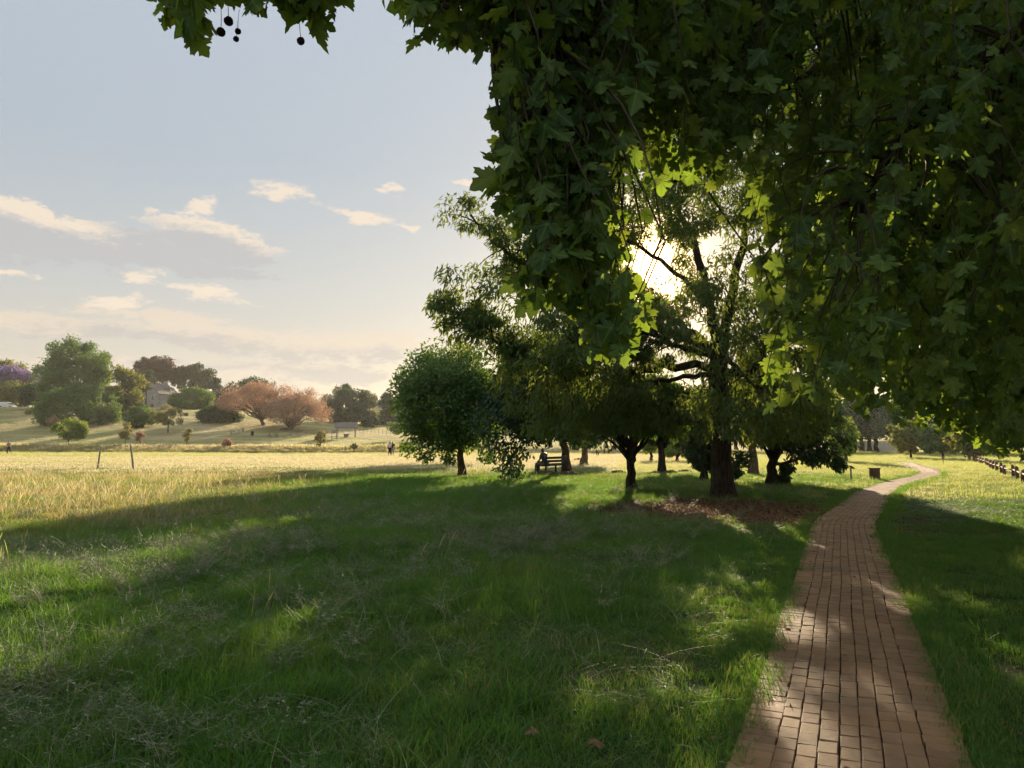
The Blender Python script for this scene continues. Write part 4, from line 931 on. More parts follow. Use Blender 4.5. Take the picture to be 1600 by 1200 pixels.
def plane_trees():
    A0 = np.array((6.6, 2.6, 0)); top = np.array((6.0, 2.9, 4.3))
    limbs = [([top, (3.8, 3.6, 5.6), (1.2, 4.1, 5.4), (-.8, 4.2, 4.75), (-1.9, 4.3, 4.55)], .20), ([top, (4.4, 4.4, 6.2), (1.8, 5.0, 5.6), (.4, 5.0, 5.0), (-.1, 5.0, 4.4)], .18),
             ([top, (5.0, 4.8, 6.0), (3.0, 5.8, 5.9), (1.4, 6.2, 5.2), (.6, 6.2, 4.6)], .17), ([top, (5.4, 5.4, 6.0), (4.2, 7.2, 5.8), (2.6, 8.2, 5.2), (1.8, 8.4, 4.5)], .17),
             ([top, (5.8, 5.6, 5.6), (5.4, 7.6, 5.2), (4.6, 9.0, 4.6)], .15), ([top, (4.6, 4.2, 4.9), (3.6, 5.0, 4.5), (3.0, 5.4, 4.0), (2.6, 5.6, 3.4)], .12),
             ([top, (6.2, 4.6, 4.8), (5.2, 6.4, 4.3), (4.0, 7.2, 3.6), (3.4, 7.4, 3.0)], .12), ([top, (7, 1, 6.2), (6, -2, 7.2), (4, -4, 7.5)], .2), ([top, (8, 3, 6.5), (10, 4, 8)], .2)]
    reg = [([(240, -60), (525, -60), (514, 44), (490, 66), (432, 66), (405, 14), (345, 44), (292, 84), (262, 72)], (3.7, 4.5), 48, .7),
           ([(600, -60), (800, -60), (800, 80), (745, 86), (700, 72), (654, 56), (628, -10), (594, -6)], (4.2, 5.6), 64, .8),
           ([(790, -40), (930, -40), (930, 310), (806, 300), (786, 200), (790, 120)], (4.5, 6.2), 84, .9),
           ([(800, 270), (935, 260), (925, 420), (962, 548), (930, 548), (900, 490), (842, 486), (838, 420), (800, 340)], (4.5, 5.8), 74, .8),
           ([(766, 120), (800, 120), (804, 235), (772, 235)], (4.6, 5.4), 7, .55), ([(768, 255), (800, 255), (800, 350), (778, 345)], (4.6, 5.4), 6, .55), ([(925, 515), (980, 510), (982, 552), (935, 556)], (4.3, 4.7), 6, .6), ([(828, 430), (862, 420), (866, 478), (836, 486)], (4.4, 4.8), 5, .6),
           ([(900, -40), (1185, -40), (1172, 270), (1110, 292), (1000, 270), (920, 300)], (4.8, 8.2), 210, 1),
           ([(1185, -40), (1640, -40), (1640, 630), (1450, 625), (1380, 640), (1290, 628), (1180, 628), (1192, 500), (1182, 330)], (4.6, 9.0), 350, 1)]
    balls = [(345, 50, 4.0, 1.15), (357, 33, 4.1, 1.2), (369, 61, 4.05, .75), (372, 49, 4.1, .8), (470, 64, 3.95, 1.0), (697, 10, 4.3, 1.0), (782, 71, 4.6, .85), (784, 100, 4.6, 1.1)]
    plane_tree('nearest plane tree, big lobed leaves and seed balls hanging into the view', A0, .42, top, limbs, reg, 401, 300, .125, False, balls, crown=((8.0, 3.0, 7.2), (5.2, 6.5, 3.4), 3000, .34))
    B0 = np.array((13.4, 15.0, 0)); top = np.array((13.0, 15.2, 4.4))
    limbs = [([top, (11, 14.2, 6.2), (8.5, 13.2, 6.6), (6.8, 12.8, 5.6)], .24), ([top, (11.5, 13, 5.4), (9.0, 11.5, 4.8), (7.2, 10.8, 3.8)], .2), ([top, (12, 16, 7.5), (10, 16.4, 9), (8, 16, 9)], .24),
             ([top, (12.4, 14, 4.8), (10.6, 12, 4.0), (8.8, 11, 3.0)], .16), ([top, (13, 17, 7), (12, 20, 8)], .24), ([top, (13.5, 13, 7), (12.5, 10, 9), (10, 9, 9.5)], .24), ([top, (11.6, 16.4, 5.2), (10.4, 17, 4.0), (9.6, 17, 3.0)], .15)]
    reg = [([(1230, -60), (1680, -60), (1680, 690), (1560, 690), (1480, 665), (1400, 645), (1330, 650), (1270, 600), (1250, 400)], (9, 17), 540, 1),
           ([(1500, 480), (1680, 480), (1680, 725), (1550, 712), (1500, 670)], (9, 16), 130, .8),
           ([(1385, 600), (1690, 600), (1690, 735), (1560, 708), (1500, 682), (1440, 664), (1385, 652)], (12, 20), 170, 1)]
    plane_tree('second plane tree, its dark crown filling the right side behind the nearest leaves', B0, .45, top, limbs, reg, 402, 0, .17, True, crown=((14.5, 16, 9), (6, 8, 5), 2500, .42), strand=(.8, 1.6))
plane_trees()
# ------------------------------------------------------------------ buildings, walls, fences
def window(par, c, w, h, nrm_y=-1, axis='x'):
    """frame ring + pane; wall face looks along -y (axis x) or +x (axis y)"""
    f = MB(); t = .07
    def bx(cx, cz, ww, hh, d=.08):
        if axis == 'x': f.box((c[0] + cx, c[1] - d / 2 + .002, c[2] + cz), (ww, d, hh))
        else: f.box((c[0] + d / 2 - .002, c[1] + cx, c[2] + cz), (d, ww, hh))
    bx(-w/2 + t/2, 0, t, h); bx(w/2 - t/2, 0, t, h); bx(0, h/2 - t/2, w - 2*t, t); bx(0, -h/2 + t/2, w - 2*t, t); bx(0, 0, t * .6, h - 2*t, .06)
    o = f.obj('window', M['white_paint'], par); p = MB()
    if axis == 'x': p.box((c[0], c[1] - .014, c[2]), (w - 2*t, .03, h - 2*t))
    else: p.box((c[0] + .014, c[1], c[2]), (.03, w - 2*t, h - 2*t))
    p.obj('pane', M['glass'], o)
def gable_house(label, loc, W, D, hw, hr, rz, wall, roof, wins, chim=None, door=None, group=None):
    t = empty('house', loc, rz); tag(t, label, 'house', group)
    b = MB(); b.box((0, 0, hw / 2 - .4), (W, D, hw + .8))
    b.add([(-W/2, -D/2, hw), (W/2, -D/2, hw), (0, -D/2, hw + hr), (-W/2, D/2, hw), (W/2, D/2, hw), (0, D/2, hw + hr)], [(0, 3, 5, 2), (1, 2, 5, 4)], [(0, 2, 1), (3, 4, 5)]); b.obj('wall', wall, t)
    r = MB(); a = math.atan2(hr, W / 2); l = math.hypot(hr, W / 2) + .5
    for s in (-1, 1):
        r.box((s * (l / 2) * math.cos(a), 0, hw + hr + .10 - (l / 2) * math.sin(a)), (l, D + .8, .14), Matrix.Rotation(s * a, 3, 'Y'))
    ro = r.obj('roof', roof, t)
    if chim: c = MB(); c.box((chim[0], chim[1], hw + hr * .7 + .6), (.7, .7, 2.0)); c.box((chim[0], chim[1], hw + hr * .7 + 1.66), (.9, .9, .12)); c.obj('chimney', wall, ro)
    for (x, z, w, h) in wins: window(t, (x, -D/2, z), w, h)
    if door: d = MB(); d.box((door, -D/2 - .03, 1.05), (.95, .10, 2.1)); d.obj('door', M['wood_red'], t)
    return t
def at(u, v, Y): p = px(u, v, Y); return p
def ground_at(u, Y):
    Y = Y + 22 if Y > 125 else Y
    p = px(u, 690, Y); return Vector((p[0], Y, hz(p[0], Y)))
def buildings():
    gable_house('grey two storey gabled house with a chimney among the far trees', ground_at(244, 214), 7.0, 8, 5.4, 3.2, R(-14), M['wall_grey'], M['roof'], [(-1.6, 4.0, 1.0, 1.5), (1.5, 4.0, 1.0, 1.5), (-1.6, 1.5, 1.1, 1.6)], (2.0, 1.0), 1.4)
    gable_house('grey annex with a steep roof against the right side of the grey house', ground_at(263, 219), 5.0, 7, 4.2, 3.6, R(10), M['wall_grey'], M['roof'], [(0.2, 3.0, 1.3, 1.8)], None, -1.2)
    gable_house('long white house with a low roof behind the parked cars', ground_at(24, 209), 9.5, 6, 2.3, .7, R(2), M['wall_white'], M['roof'], [(-3, 1.3, 1.2, 1.1), (-.5, 1.3, 1.2, 1.1), (2.6, 1.3, 1.6, 1.1)], None, 1.2)
    gable_house('small white house glimpsed behind the wire fence', ground_at(566, 196), 5.4, 5, 2.1, .9, R(-4), M['wall_white'], M['roof'], [(-1.2, 1.2, 1.2, 1.0), (1.4, 1.2, 1.0, 1.0)], None, .1)
    # pale wall at the end of the path
    a, b = ground_at(1336, 118), ground_at(1412, 119); t = empty('boundary_wall', a); tag(t, 'pale pinkish wall beyond the three dark trunks at the end of the path', 'wall')
    d = b - a; n = 5; ang = math.atan2(d.y, d.x)
    for k in range(n):
        c = d * ((k + .5) / n); m_ = MB(); m_.box((c.x, c.y, .72), (d.length / n - .28, .16, 1.7), Matrix.Rotation(ang, 3, 'Z')); m_.obj('panel', M['wall_white'], t)
    for k in range(n + 1):
        c = d * (k / n); m_ = MB(); m_.box((c.x, c.y, .74), (.26, .30, 1.86), Matrix.Rotation(ang, 3, 'Z')); m_.obj('pillar', M['wall_white'], t)
    # low log fence at the right
    P0, P1 = np.array((14.2, 19.4)), np.array((43.4, 73.8)); L = np.linalg.norm(P1 - P0); n = 26
    t = empty('log_fence', (*P0, 0)); tag(t, 'low wooden fence of short dark posts and half log rails along the right edge', 'fence')
    rng = np.random.default_rng(9); ang = math.atan2(*(P1 - P0)[::-1]); pts = []
    for k in range(n):
        p = (P1 - P0) * (k / (n - 1)) + rng.normal(0, .06, 2); pts.append(p); h = .53 + rng.normal(0, .03); m_ = MB()
        m_.tube([(p[0], p[1], -.1), (p[0], p[1], h * .6), (p[0] + rng.normal(0, .012), p[1], h - .015), (p[0], p[1], h)], (.075, .072, .07, .058), 9); m_.obj('post', M['wood_red'], t, True)
    for k in range(n - 1):
        a, b = pts[k], pts[k + 1]; z = .34 + rng.normal(0, .012); m_ = MB(); m_.tube([(*(a + (b - a) * .04), z), (*((a + b) / 2), z + rng.normal(0, .008)), (*(b - (b - a) * .04), z)], .030, 7); m_.obj('rail', M['wood_red'], t, True)
    # wire fences far off
    def wire(label, A, B, n, h, rails):
        t = empty('wire_fence', A); tag(t, label, 'fence')
        for k in range(n):
            q = A.lerp(B, k / (n - 1)); z = hz(q.x, q.y); c = q - A; m_ = MB(); m_.tube([(c.x, c.y, z - A.z - .3), (c.x, c.y, z - A.z + h)], .035, 5); m_.obj('post', M['steel'], t)
        for r_ in rails:
            pts = [(A.lerp(B, s) - A) for s in np.linspace(0, 1, 12)]
            m_ = MB(); m_.tube([(p.x, p.y, hz(p.x + A.x, p.y + A.y) - A.z + r_) for p in pts], .014, 4, False); m_.obj('wire', M['steel'], t)
    wire('thin wire fence behind the picnic lawn at the foot of the far trees', ground_at(345, 158), ground_at(520, 162), 16, 1.9, (.4, 1.1, 1.8))
    wire('low wire fence right of the picnic shelter', ground_at(556, 142), ground_at(622, 138), 12, 1.1, (.35, .7, 1.05))
buildings()

# ------------------------------------------------------------------ vehicles
def car(label, loc, rz, paint, van=False):
    t = empty('parked_car', loc, rz); tag(t, label, 'car', 'parked cars by the white house')
    L, W = 4.5, 1.75
    low = [(-2.25, .35), (-2.2, .75), (-2.1, .95), (-1.2, 1.0), (1.15, .98), (2.0, .82), (2.22, .6), (2.22, .32)]
    top = [(-2.1, .95), (-1.95, 1.62 if van else 1.3), (-1.6, 1.74 if van else 1.42), (.2, 1.72 if van else 1.42), (.55, 1.62 if van else 1.32), (1.25, .97)]
    def loft(pr, w0, w1):
        b = MB(); n = len(pr); zs = [z for _, z in pr]; z0, z1 = min(zs), max(zs)
        V = [(x, -(w0 + (w1 - w0) * (z - z0) / (z1 - z0)) / 2, z) for x, z in pr] + [(x, (w0 + (w1 - w0) * (z - z0) / (z1 - z0)) / 2, z) for x, z in pr]
        b.add(V, [(i, (i + 1) % n, n + (i + 1) % n, n + i) for i in range(n)]); c0 = b.n
        b.add([(sum(x for x, _ in pr) / n, -W / 2 * .96, (z0 + z1) / 2), (sum(x for x, _ in pr) / n, W / 2 * .96, (z0 + z1) / 2)])
        b.T.append(np.array([(c0, (i + 1) % n, i) for i in range(n)] + [(c0 + 1, n + i, n + (i + 1) % n) for i in range(n)])); return b
    b = loft(low, W, W); g = loft(top, W * .98, W * .80)
    for q in g.Q: b.Q.append(q + b.n)
    for q in g.T: b.T.append(q + b.n)
    b.V += g.V; b.n += g.n
    b.obj('body', paint, t)
    zt = 1.55 if van else 1.28
    for s in (-1, 1):
        for x0, x1 in ((-1.85, -.95), (-.88, .02), (.09, .78)):
            m_ = MB(); yb, yt = s * W * .487, s * W * .425
            m_.add([(x0, yb, 1.04), (x1 + (.25 if x1 > .5 else 0), yb, 1.04), (x1 - (.12 if x1 > .5 else 0), yt, zt), (x0, yt, zt), (x0, yb - s*.06, 1.04), (x1, yb - s*.06, 1.04), (x1, yt - s*.06, zt), (x0, yt - s*.06, zt)], [(0, 1, 2, 3), (7, 6, 5, 4), (0, 4, 5, 1), (1, 5, 6, 2), (2, 6, 7, 3), (3, 7, 4, 0)]); m_.obj('side_window', M['glass'], t)
        for x in (-1.38, 1.40):
            w = MB(); w.tube([(x, s * (W / 2 - .20), .32), (x, s * (W / 2 + .02), .32)], .32, 18); o = w.obj('wheel', M['rubber'], t, False); r_ = MB(); r_.tube([(x, s * (W / 2 - .1), .32), (x, s * (W / 2 + .035), .32)], .2, 14); r_.obj('rim', M['steel'], o)
        h = MB(); h.box((2.12, s * .62, .74), (.2, .34, .15)); h.obj('headlight', M['glass'], t)
    m_ = MB(); m_.add([(1.22, -.74, 1.0), (1.22, .74, 1.0), (.60, .66, zt), (.60, -.66, zt), (1.28, -.74, 1.0), (1.28, .74, 1.0), (.66, .66, zt), (.66, -.66, zt)], [(0, 1, 2, 3), (7, 6, 5, 4), (0, 4, 5, 1), (1, 5, 6, 2), (2, 6, 7, 3), (3, 7, 4, 0)]); m_.obj('windscreen', M['glass'], t)
    return t
car('white high roofed car parked at the far left under the purple blossom', ground_at(9, 190), R(-6), M['car_white'], True)
car('silver car parked behind the small dark tree with a brown trunk', ground_at(72, 187), R(184), M['car_silver'])

# ------------------------------------------------------------------ park furniture
def furniture():
    # bench seen from behind at a slant
    p = gpt(861, 741.5); t = empty('bench', p, R(52)); tag(t, 'dark green park bench in the shade beside a tree trunk', 'bench')
    for k, z in enumerate((.50, .66, .82)): m_ = MB(); m_.box((0, -.24 - .03 * k, z), (1.6, .035, .12)); m_.obj('back_slat', M['bench_green'], t)
    for k in range(4): m_ = MB(); m_.box((0, -.15 + .13 * k, .44), (1.6, .10, .035)); m_.obj('seat_slat', M['bench_green'], t)
    for x in (-.74, .74):
        for y, h in ((-.22, .44), (.24, .44)): m_ = MB(); m_.box((x, y, h / 2 - .03), (.07, .07, h + .02)); m_.obj('leg', M['bench_green'], t)
        m_ = MB(); m_.box((x, -.26, .66), (.07, .06, .48)); m_.obj('back_post', M['bench_green'], t)
        m_ = MB(); m_.box((x, .02, .64), (.07, .52, .05)); m_.obj('armrest', M['bench_green'], t)
    # bin and little sign by the path
    p = gpt(1367, 750); t = empty('litter_bin', p, R(8)); t.scale = (.68, .68, .88); tag(t, 'dark square litter bin in the sunlit grass left of the path', 'bin')
    for k in range(5):
        for s in (-1, 1): m_ = MB(); m_.box((-.17 + .085 * k, s * .205, .27), (.072, .03, .52)); m_.obj('slat', M['wood_red'], t)
        for s in (-1, 1): m_ = MB(); m_.box((s * .215, -.17 + .085 * k, .27), (.03, .072, .52)); m_.obj('slat', M['wood_red'], t)
    m_ = MB(); m_.box((0, 0, .555), (.50, .47, .045)); m_.obj('lid', M['wood_red'], t); m_ = MB(); m_.box((0, 0, .26), (.36, .34, .5)); m_.obj('liner', M['rubber'], t)
    p = gpt(1330, 751); t = empty('sign_post', p, R(20)); tag(t, 'short dark post with a small slanted plate near the litter bin', 'sign')
    m_ = MB(); m_.tube([(0, 0, -.1), (0, 0, .52)], .03, 8); m_.obj('post', M['steel'], t); m_ = MB(); m_.box((.03, -.02, .55), (.24, .17, .025), Matrix.Rotation(R(28), 3, 'Y')); m_.obj('plate', M['steel'], t)
    p = gpt(1474, 727); t = empty('marker_post', p); tag(t, 'thin marker post in the bright grass right of the path bend', 'post')
    m_ = MB(); m_.tube([(0, 0, -.1), (.0, 0, .62)], .022, 7); m_.obj('stake', M['wood_red'], t); m_ = MB(); m_.box((.02, 0, .56), (.10, .02, .13)); m_.obj('plate', M['steel'], t)
    # two leaning goal stakes
    for (u, v, u2, v2, lb) in ((152, 733, 158.5, 692, 'weathered stake leaning right in the sunlit field, left of the two'), (208.5, 735.5, 203.5, 690, 'weathered stake leaning left in the sunlit field, right of the two')):
        p = gpt(u, v); q = px(u2, v2, p[1]); t = empty('wooden_stake', p); tag(t, lb, 'post', 'stakes in the field'); d = q - p
        m_ = MB(); m_.tube(poly([(-.04 * d[0], 0, -.15), d * .35 + (.01, 0, 0), d * .7, d * .985, d], 8), (.062, .06, .056, .055, .052, .05, .048, .036), 8); m_.obj('shaft', M['wood_grey'], t, True)
        m_ = MB(); m_.tube([d * .86, d * .93], .058, 8); m_.obj('painted_band', M['white_paint'], t, True)
    # picnic tables
    def table(label, u, v, rz):
        p = gpt(u, v); t = empty('picnic_table', p, rz); tag(t, label, 'table', 'picnic tables under the rust brown trees')
        for k in range(4): m_ = MB(); m_.box((0, -.3 + .2 * k, .74), (1.8, .18, .05)); m_.obj('top_board', M['concrete'], t)
        for s in (-1, 1):
            m_ = MB(); m_.box((0, s * .72, .44), (1.8, .28, .05)); m_.obj('bench_board', M['concrete'], t)
        for x in (-.65, .65):
            m_ = MB(); m_.box((x, 0, .35), (.12, .5, .73)); m_.obj('pedestal', M['concrete'], t); m_ = MB(); m_.box((x, 0, .37), (.10, 1.5, .08)); m_.obj('brace', M['concrete'], t)
            for s in (-1, 1): m_ = MB(); m_.box((x, s * .72, .16), (.1, .1, .52)); m_.obj('leg', M['concrete'], t)
    table('picnic table on the lawn left of the rust brown trees, rear one', 374, 675, R(5)); table('picnic table on the lawn left of the rust brown trees, front one', 367, 678.5, R(15))
    table('picnic table beside the right rust brown trunk', 426, 684, R(-8)); table('picnic table under the low rust brown branches, nearer the trunk', 460, 682, R(4)); table('picnic table under the low rust brown branches, nearer the shelter', 474, 682.5, R(-5))
    p = gpt(394, 681.5); t = empty('drum_bin', p); tag(t, 'dark drum bin on the picnic lawn between trunk and tables', 'bin'); m_ = MB(); m_.tube([(0, 0, 0), (0, 0, .3), (0, 0, .6), (0, 0, .9)], (.28, .29, .29, .28), 14); m_.obj('drum', M['rubber'], t, True); m_ = MB(); m_.tube([(0, 0, .901), (0, 0, .95)], .30, 14); m_.obj('rim', M['steel'], t, True)
    # shelter
    p = gpt(541, 684); t = empty('picnic_shelter', p, R(8)); tag(t, 'open picnic shelter with a grey pitched roof on posts', 'shelter')
    for x in (-1.7, 1.7):
        for y in (-1.3, 1.3): m_ = MB(); m_.box((x, y, .98), (.13, .13, 2.05)); m_.obj('post', M['wood_grey'], t)
    r_ = MB(); a = math.atan2(.9, 1.75); l = math.hypot(.9, 1.75) + .35
    for s in (-1, 1): r_.box((0, s * l / 2 * math.cos(a), 2.95 - l / 2 * math.sin(a)), (4.2, l, .07), Matrix.Rotation(-s * a, 3, 'X'))
    r_.obj('roof', M['roof'], t); m_ = MB(); m_.box((0, 0, .72), (1.8, .8, .06)); m_.obj('tabletop', M['concrete'], t); m_ = MB(); m_.box((0, 0, .34), (.9, .3, .69)); m_.obj('pedestal', M['concrete'], t)
    p = gpt(522, 682); t = empty('notice_board', p, R(-6)); tag(t, 'small blank notice board left of the picnic shelter', 'sign')
    for x in (-.45, .45): m_ = MB(); m_.box((x, 0, .6), (.08, .08, 1.3)); m_.obj('post', M['wood_grey'], t)
    m_ = MB(); m_.box((0, -.06, .95), (1.2, .05, .62)); m_.obj('board', M['wall_grey'], t)
    p = gpt(522.5, 689); t = empty('climbing_frame', p, R(20)); tag(t, 'thin dark metal climbing frame on the lawn before the shelter', 'frame')
    for x in (-.45, .45):
        for y in (-.3, .3): m_ = MB(); m_.tube([(x * 1.15, y * 1.2, -.1), (x, y, .85)], .032, 6); m_.obj('leg', M['steel'], t)
    for z in (.4, .82):
        for y in (-.3, .3): m_ = MB(); m_.tube([(-.5, y * 1.03, z), (.5, y * 1.03, z)], .026, 6); m_.obj('bar', M['steel'], t)
    # molehills
    for k, (u, v, s, lb) in enumerate(((966, 741, .62, 'soil mound in the sunlit grass left of the forked trunk'), (1046, 741, .6, 'soil mound right of the slim sunlit trunk'), (1070, 738.5, .5, 'small soil mound beside the lower evergreen leaves'), (1026, 742, .55, 'flat soil mound at the foot of the slim sunlit trunk'), (889, 745, .75, 'flat dark soil mound before the bench tree trunk'), (852, 744, .8, 'flat dark soil mound under the bench'), (906, 720, .7, 'dark soil mound beside the tree trunk standing in full sun'), (1010, 743, .4, 'small soil mound right of the forked trunk'))):
        p = gpt(u, v); rng = np.random.default_rng(500 + k); n = 22; rings = []
        for f, z in ((1, -.02), (.82, .07), (.55, .15), (.25, .20)):
            th = np.arange(n) * 2 * math.pi / n; rr = s * f * (1 + .16 * rng.normal(0, 1, n) * f); rings.append(np.c_[rr * np.cos(th), rr * .7 * np.sin(th), z * s * 1.5 + rng.normal(0, .02, n)])
        V = np.vstack(rings + [np.array([[0, 0, .30 * s]])]); i = np.arange(3)[:, None] * n; j = np.arange(n)[None]; Q = np.stack([i + j, i + (j + 1) % n, i + n + (j + 1) % n, i + n + j], -1).reshape(-1, 4)
        o = link('soil_mound', mesh('soil_mound', V, [Q, np.array([(3 * n + q, 3 * n + (q + 1) % n, 4 * n) for q in range(n)])], M['soil'], True)); o.location = p; tag(o, lb, 'mound', 'soil mounds')
furniture()

# ------------------------------------------------------------------ people
def skin(name, J, E, mat, parent=None, root=0, lv=2):
    me = bpy.data.meshes.new(name); me.from_pydata([j[:3] for j in J], E, []); o = bpy.data.objects.new(name, me); COL.objects.link(o)
    md = o.modifiers.new('s', 'SKIN'); sv = me.skin_vertices[0].data
    for k, j in enumerate(J): sv[k].radius = (j[3], j[4] if len(j) > 4 else j[3]); sv[k].use_root = (k == root)
    md.use_smooth_shade = True; o.modifiers.new('u', 'SUBSURF').levels = lv
    bpy.context.view_layer.update(); m2 = bpy.data.meshes.new_from_object(o.evaluated_get(bpy.context.evaluated_depsgraph_get()))
    o.modifiers.clear(); o.data = m2; bpy.data.meshes.remove(me); m2.name = name; m2.materials.clear(); m2.materials.append(mat)
    if parent is not None: o.parent = parent
    return o
def person(label, loc, rz, pose, skinm, top, bottom, group=None, sleeves=True, hairm='hair', s=1.0):
    """pose: joint name -> (x,y,z), facing -y"""
    P = pose; r = dict(pelvis=.135, waist=.12, chest=.145, neck=.055, head=.085, crown=.07, ls=.07, le=.045, lw=.032, lh=.042, rs=.07, re=.045, rw=.032, rh=.042, lk=.062, la=.042, lf=.038, rk=.062, ra=.042, rf=.038, lt=.088, rt=.088)
    names = ['pelvis', 'waist', 'chest', 'neck', 'head', 'crown', 'ls', 'le', 'lw', 'lh', 'rs', 're', 'rw', 'rh', 'lt', 'lk', 'la', 'lf', 'rt', 'rk', 'ra', 'rf']
    ix = {n: i for i, n in enumerate(names)}
    J = [(*P[n], r[n] * (1.25 if n in ('chest', 'pelvis') else 1), r[n] * (.8 if n in ('chest', 'waist', 'pelvis') else 1)) for n in names]
    Eg = [('pelvis', 'waist'), ('waist', 'chest'), ('chest', 'neck'), ('neck', 'head'), ('head', 'crown'), ('chest', 'ls'), ('ls', 'le'), ('le', 'lw'), ('lw', 'lh'), ('chest', 'rs'), ('rs', 're'), ('re', 'rw'), ('rw', 'rh'), ('pelvis', 'lt'), ('lt', 'lk'), ('lk', 'la'), ('la', 'lf'), ('pelvis', 'rt'), ('rt', 'rk'), ('rk', 'ra'), ('ra', 'rf')]
    b = skin('person', J, [(ix[a], ix[c]) for a, c in Eg], skinm, None, 0); b.location = loc; b.rotation_euler = (0, 0, rz); b.scale = (s,) * 3; tag(b, label, 'person', group)
    def sub(nm, js, mat, k):
        i2 = {n: i for i, n in enumerate(js)}; JJ = [(*J[ix[n]][:3], J[ix[n]][3] * k + .008, J[ix[n]][4] * k + .008) for n in js]
        skin(nm, JJ, [(i2[a], i2[c]) for a, c in Eg if a in i2 and c in i2], mat, b, 0)
    if top is not None: sub('shirt', ['waist', 'chest', 'pelvis', 'ls', 'rs'] + (['le', 're'] if sleeves else []), top, 1.10)
    sub('trousers', ['pelvis', 'waist', 'lt', 'lk', 'la', 'rt', 'rk', 'ra'], bottom, 1.13) if top is None else sub('trousers', ['pelvis', 'lt', 'lk', 'la', 'rt', 'rk', 'ra'], bottom, 1.15)
    h = np.array(P['head']); c = np.array(P['crown']); q = c + (c - h) * .2 + np.array((0, .03, 0))
    skin('hair', [(*(h + np.array((0, .05, .02))), .075), (*q, .078)], [(0, 1)], M[hairm], b, 0)
    return b
def stand(w=.17, arm=.22, step=.05):
    return dict(pelvis=(0, 0, .95), waist=(0, 0, 1.10), chest=(0, .01, 1.34), neck=(0, 0, 1.49), head=(0, -.02, 1.60), crown=(0, -.015, 1.69), ls=(.17, 0, 1.40), le=(arm, .02, 1.14), lw=(arm + .01, -.04, .90), lh=(arm, -.06, .80), rs=(-.17, 0, 1.40), re=(-arm, .02, 1.14), rw=(-arm - .01, -.04, .90), rh=(-arm, -.06, .80),
                lt=(.09, 0, .86), lk=(.10, -.02, .48), la=(.11, .02 + step, .08), lf=(.12, -.12 + step, .04), rt=(-.09, 0, .86), rk=(-.10, -.02, .48), ra=(-.11, .02 - step, .08), rf=(-.12, -.12 - step, .04))
def people():
    run = stand(); run.update(chest=(0, -.10, 1.33), neck=(0, -.15, 1.47), head=(0, -.20, 1.57), crown=(0, -.20, 1.66), ls=(.17, -.10, 1.39), le=(.27, .12, 1.20), lw=(.22, -.06, 1.06), lh=(.18, -.14, 1.05), rs=(-.17, -.10, 1.39), re=(-.26, -.22, 1.16), rw=(-.16, -.42, 1.24), rh=(-.13, -.48, 1.28),
                              lk=(.10, -.22, .52), la=(.10, -.05, .10), lf=(.10, -.19, .04), rk=(-.10, .06, .50), ra=(-.10, .42, .42), rf=(-.10, .47, .30))
    person('person jogging with a bare back and dark trousers at the far left of the field', gpt(13.5, 711.5), R(-125), run, M['skin_mid'], None, M['black_cloth'], None)
    person('person in a white shirt and dark trousers standing close to a companion in the field', gpt(609, 712.5), R(150), stand(step=.10), M['skin_mid'], M['white_cloth'], M['black_cloth'], 'couple in the field')
    person('person in a dark top and pale trousers standing close to a companion in the field', gpt(613.2, 712.3), R(190), stand(step=.02), M['skin_dark'], M['black_cloth'], M['grey_cloth'], 'couple in the field', s=.95)
    sit = stand(); sit.update({k: (v[0], v[1], v[2] - .42) for k, v in sit.items()}); sit.update(chest=(0, -.06, .95), neck=(0, -.10, 1.08), head=(0, -.15, 1.18), crown=(0, -.16, 1.27), ls=(.17, -.06, 1.0), rs=(-.17, -.06, 1.0), le=(.24, -.12, .74), re=(-.24, -.12, .74), lw=(.14, -.32, .62), rw=(-.14, -.32, .62), lh=(.09, -.38, .60), rh=(-.09, -.38, .60), pelvis=(0, 0, .56), waist=(0, .0, .70), lt=(.09, -.06, .54), rt=(-.09, -.06, .54), lk=(.11, -.44, .54), rk=(-.11, -.44, .54), la=(.11, -.46, .09), ra=(-.11, -.46, .09), lf=(.12, -.6, .04), rf=(-.12, -.6, .04))
    p = gpt(861, 741.5); a = R(52); o = np.array((-.52 * math.cos(a) - .0 * math.sin(a), -.52 * math.sin(a), 0))
    person('person in blue grey clothes sitting on the end of the green bench', p + o, a + math.pi, sit, M['skin_dark'], M['blue_cloth'], M['grey_cloth'])
people()

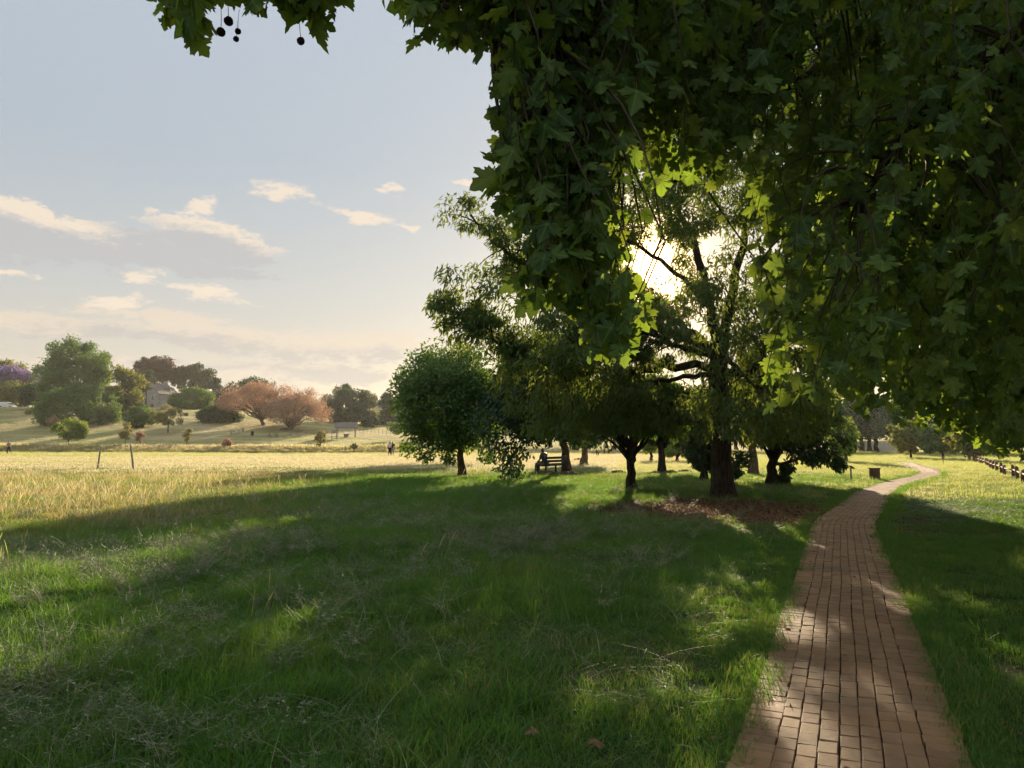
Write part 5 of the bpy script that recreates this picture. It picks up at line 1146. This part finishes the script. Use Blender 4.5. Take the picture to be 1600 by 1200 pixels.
# ------------------------------------------------------------------ fallen leaves
def fallen():
    rng = np.random.default_rng(61); kinds = []
    for k in range(8):
        V, T, ve = leaf_shape(rng, False, 2.2); V = V - (0, .7, 0); V[:, 2] += .12 + .35 * (V[:, 0] ** 2) * rng.uniform(0, 1.5); kinds.append(mesh('fallen_leaf', V, [T], M['dead_leaf'], True, {'var': np.full(len(V), rng.random()), 'vein': ve}))
    for u, v, s, lb in ((410, 1168, .10, 'curled brown dead leaf low in the front grass, left of the middle'), (834, 1166, .105, 'pale brown dead leaf in the front grass near the bottom centre'), (932, 1184, .12, 'broad brown dead leaf right of the pale leaf in the front grass'), (456, 1040, .12, 'dark reddish dead leaf caught between grass tufts'), (1118, 1162, .085, 'brown dead leaf lying beside the left edge of the bricks'), (640, 985, .10, 'small dead leaf deep in the middle meadow grass'), (1470, 985, .12, 'pale dead leaf in the turf right of the path'), (1505, 1040, .10, 'brown dead leaf on bare soil right of the path')):
        p = gpt(u, v); o = link('fallen_leaf', kinds[rng.integers(8)]); o.location = (p[0], p[1], p[2] + (.06 if u < 1100 else .03)); o.scale = (s * .62,) * 3; o.rotation_euler = (rng.normal(0, .35), rng.normal(0, .35), rng.uniform(0, 6.28)); tag(o, lb, 'leaf', 'fallen plane leaves')
    n = 20000; x = rng.normal(5.2, 2.8, n); y = rng.normal(18.0, 3.4, n); dp = pdist(x, y); m_ = litter_mask(x, y)
    ok = (m_ < rng.uniform(.5, 1.35, n)) & (dp > HALF - .05)
    n2 = 900; q = rng.uniform(3, 22, n2); F = np.array([path_frame(a) for a in q]); off = rng.normal(0, 1.3, n2); x2 = F[:, 0] - np.sin(F[:, 2]) * off; y2 = F[:, 1] + np.cos(F[:, 2]) * off; d2 = pdist(x2, y2); k2 = (d2 > HALF) | (rng.random(n2) < .12)
    xx = np.r_[x[ok], x2[k2]]; yy = np.r_[y[ok], y2[k2]]; k = len(xx); zz = ground_z(xx, yy) + np.where(pdist(xx, yy) < HALF, .034, .012)
    s = rng.uniform(.022, .055, k)
    scatter('leaf_litter', kinds, np.c_[xx, yy, zz], np.c_[rng.normal(0, .3, k), rng.normal(0, .3, k), rng.uniform(0, 6.28, k)], np.c_[s, s, s], np.zeros(k), 5)
fallen()
# ------------------------------------------------------------------ evening haze
def haze():
    m, N, out = newmat('haze'); v = N.n('ShaderNodeVolumePrincipled'); v.inputs['Color'].default_value = (0.95, 0.92, 0.88, 1)
    v.inputs['Density'].default_value = HAZE; v.inputs['Anisotropy'].default_value = 0.4; N.L.new(v.outputs[0], out.inputs['Volume'])
    b = MB(); b.box((0, 315, 25), (2400, 1220, 54)); tag(b.obj('haze', m), kind='stuff')
HAZE = 0.00016
if HAZE: haze()
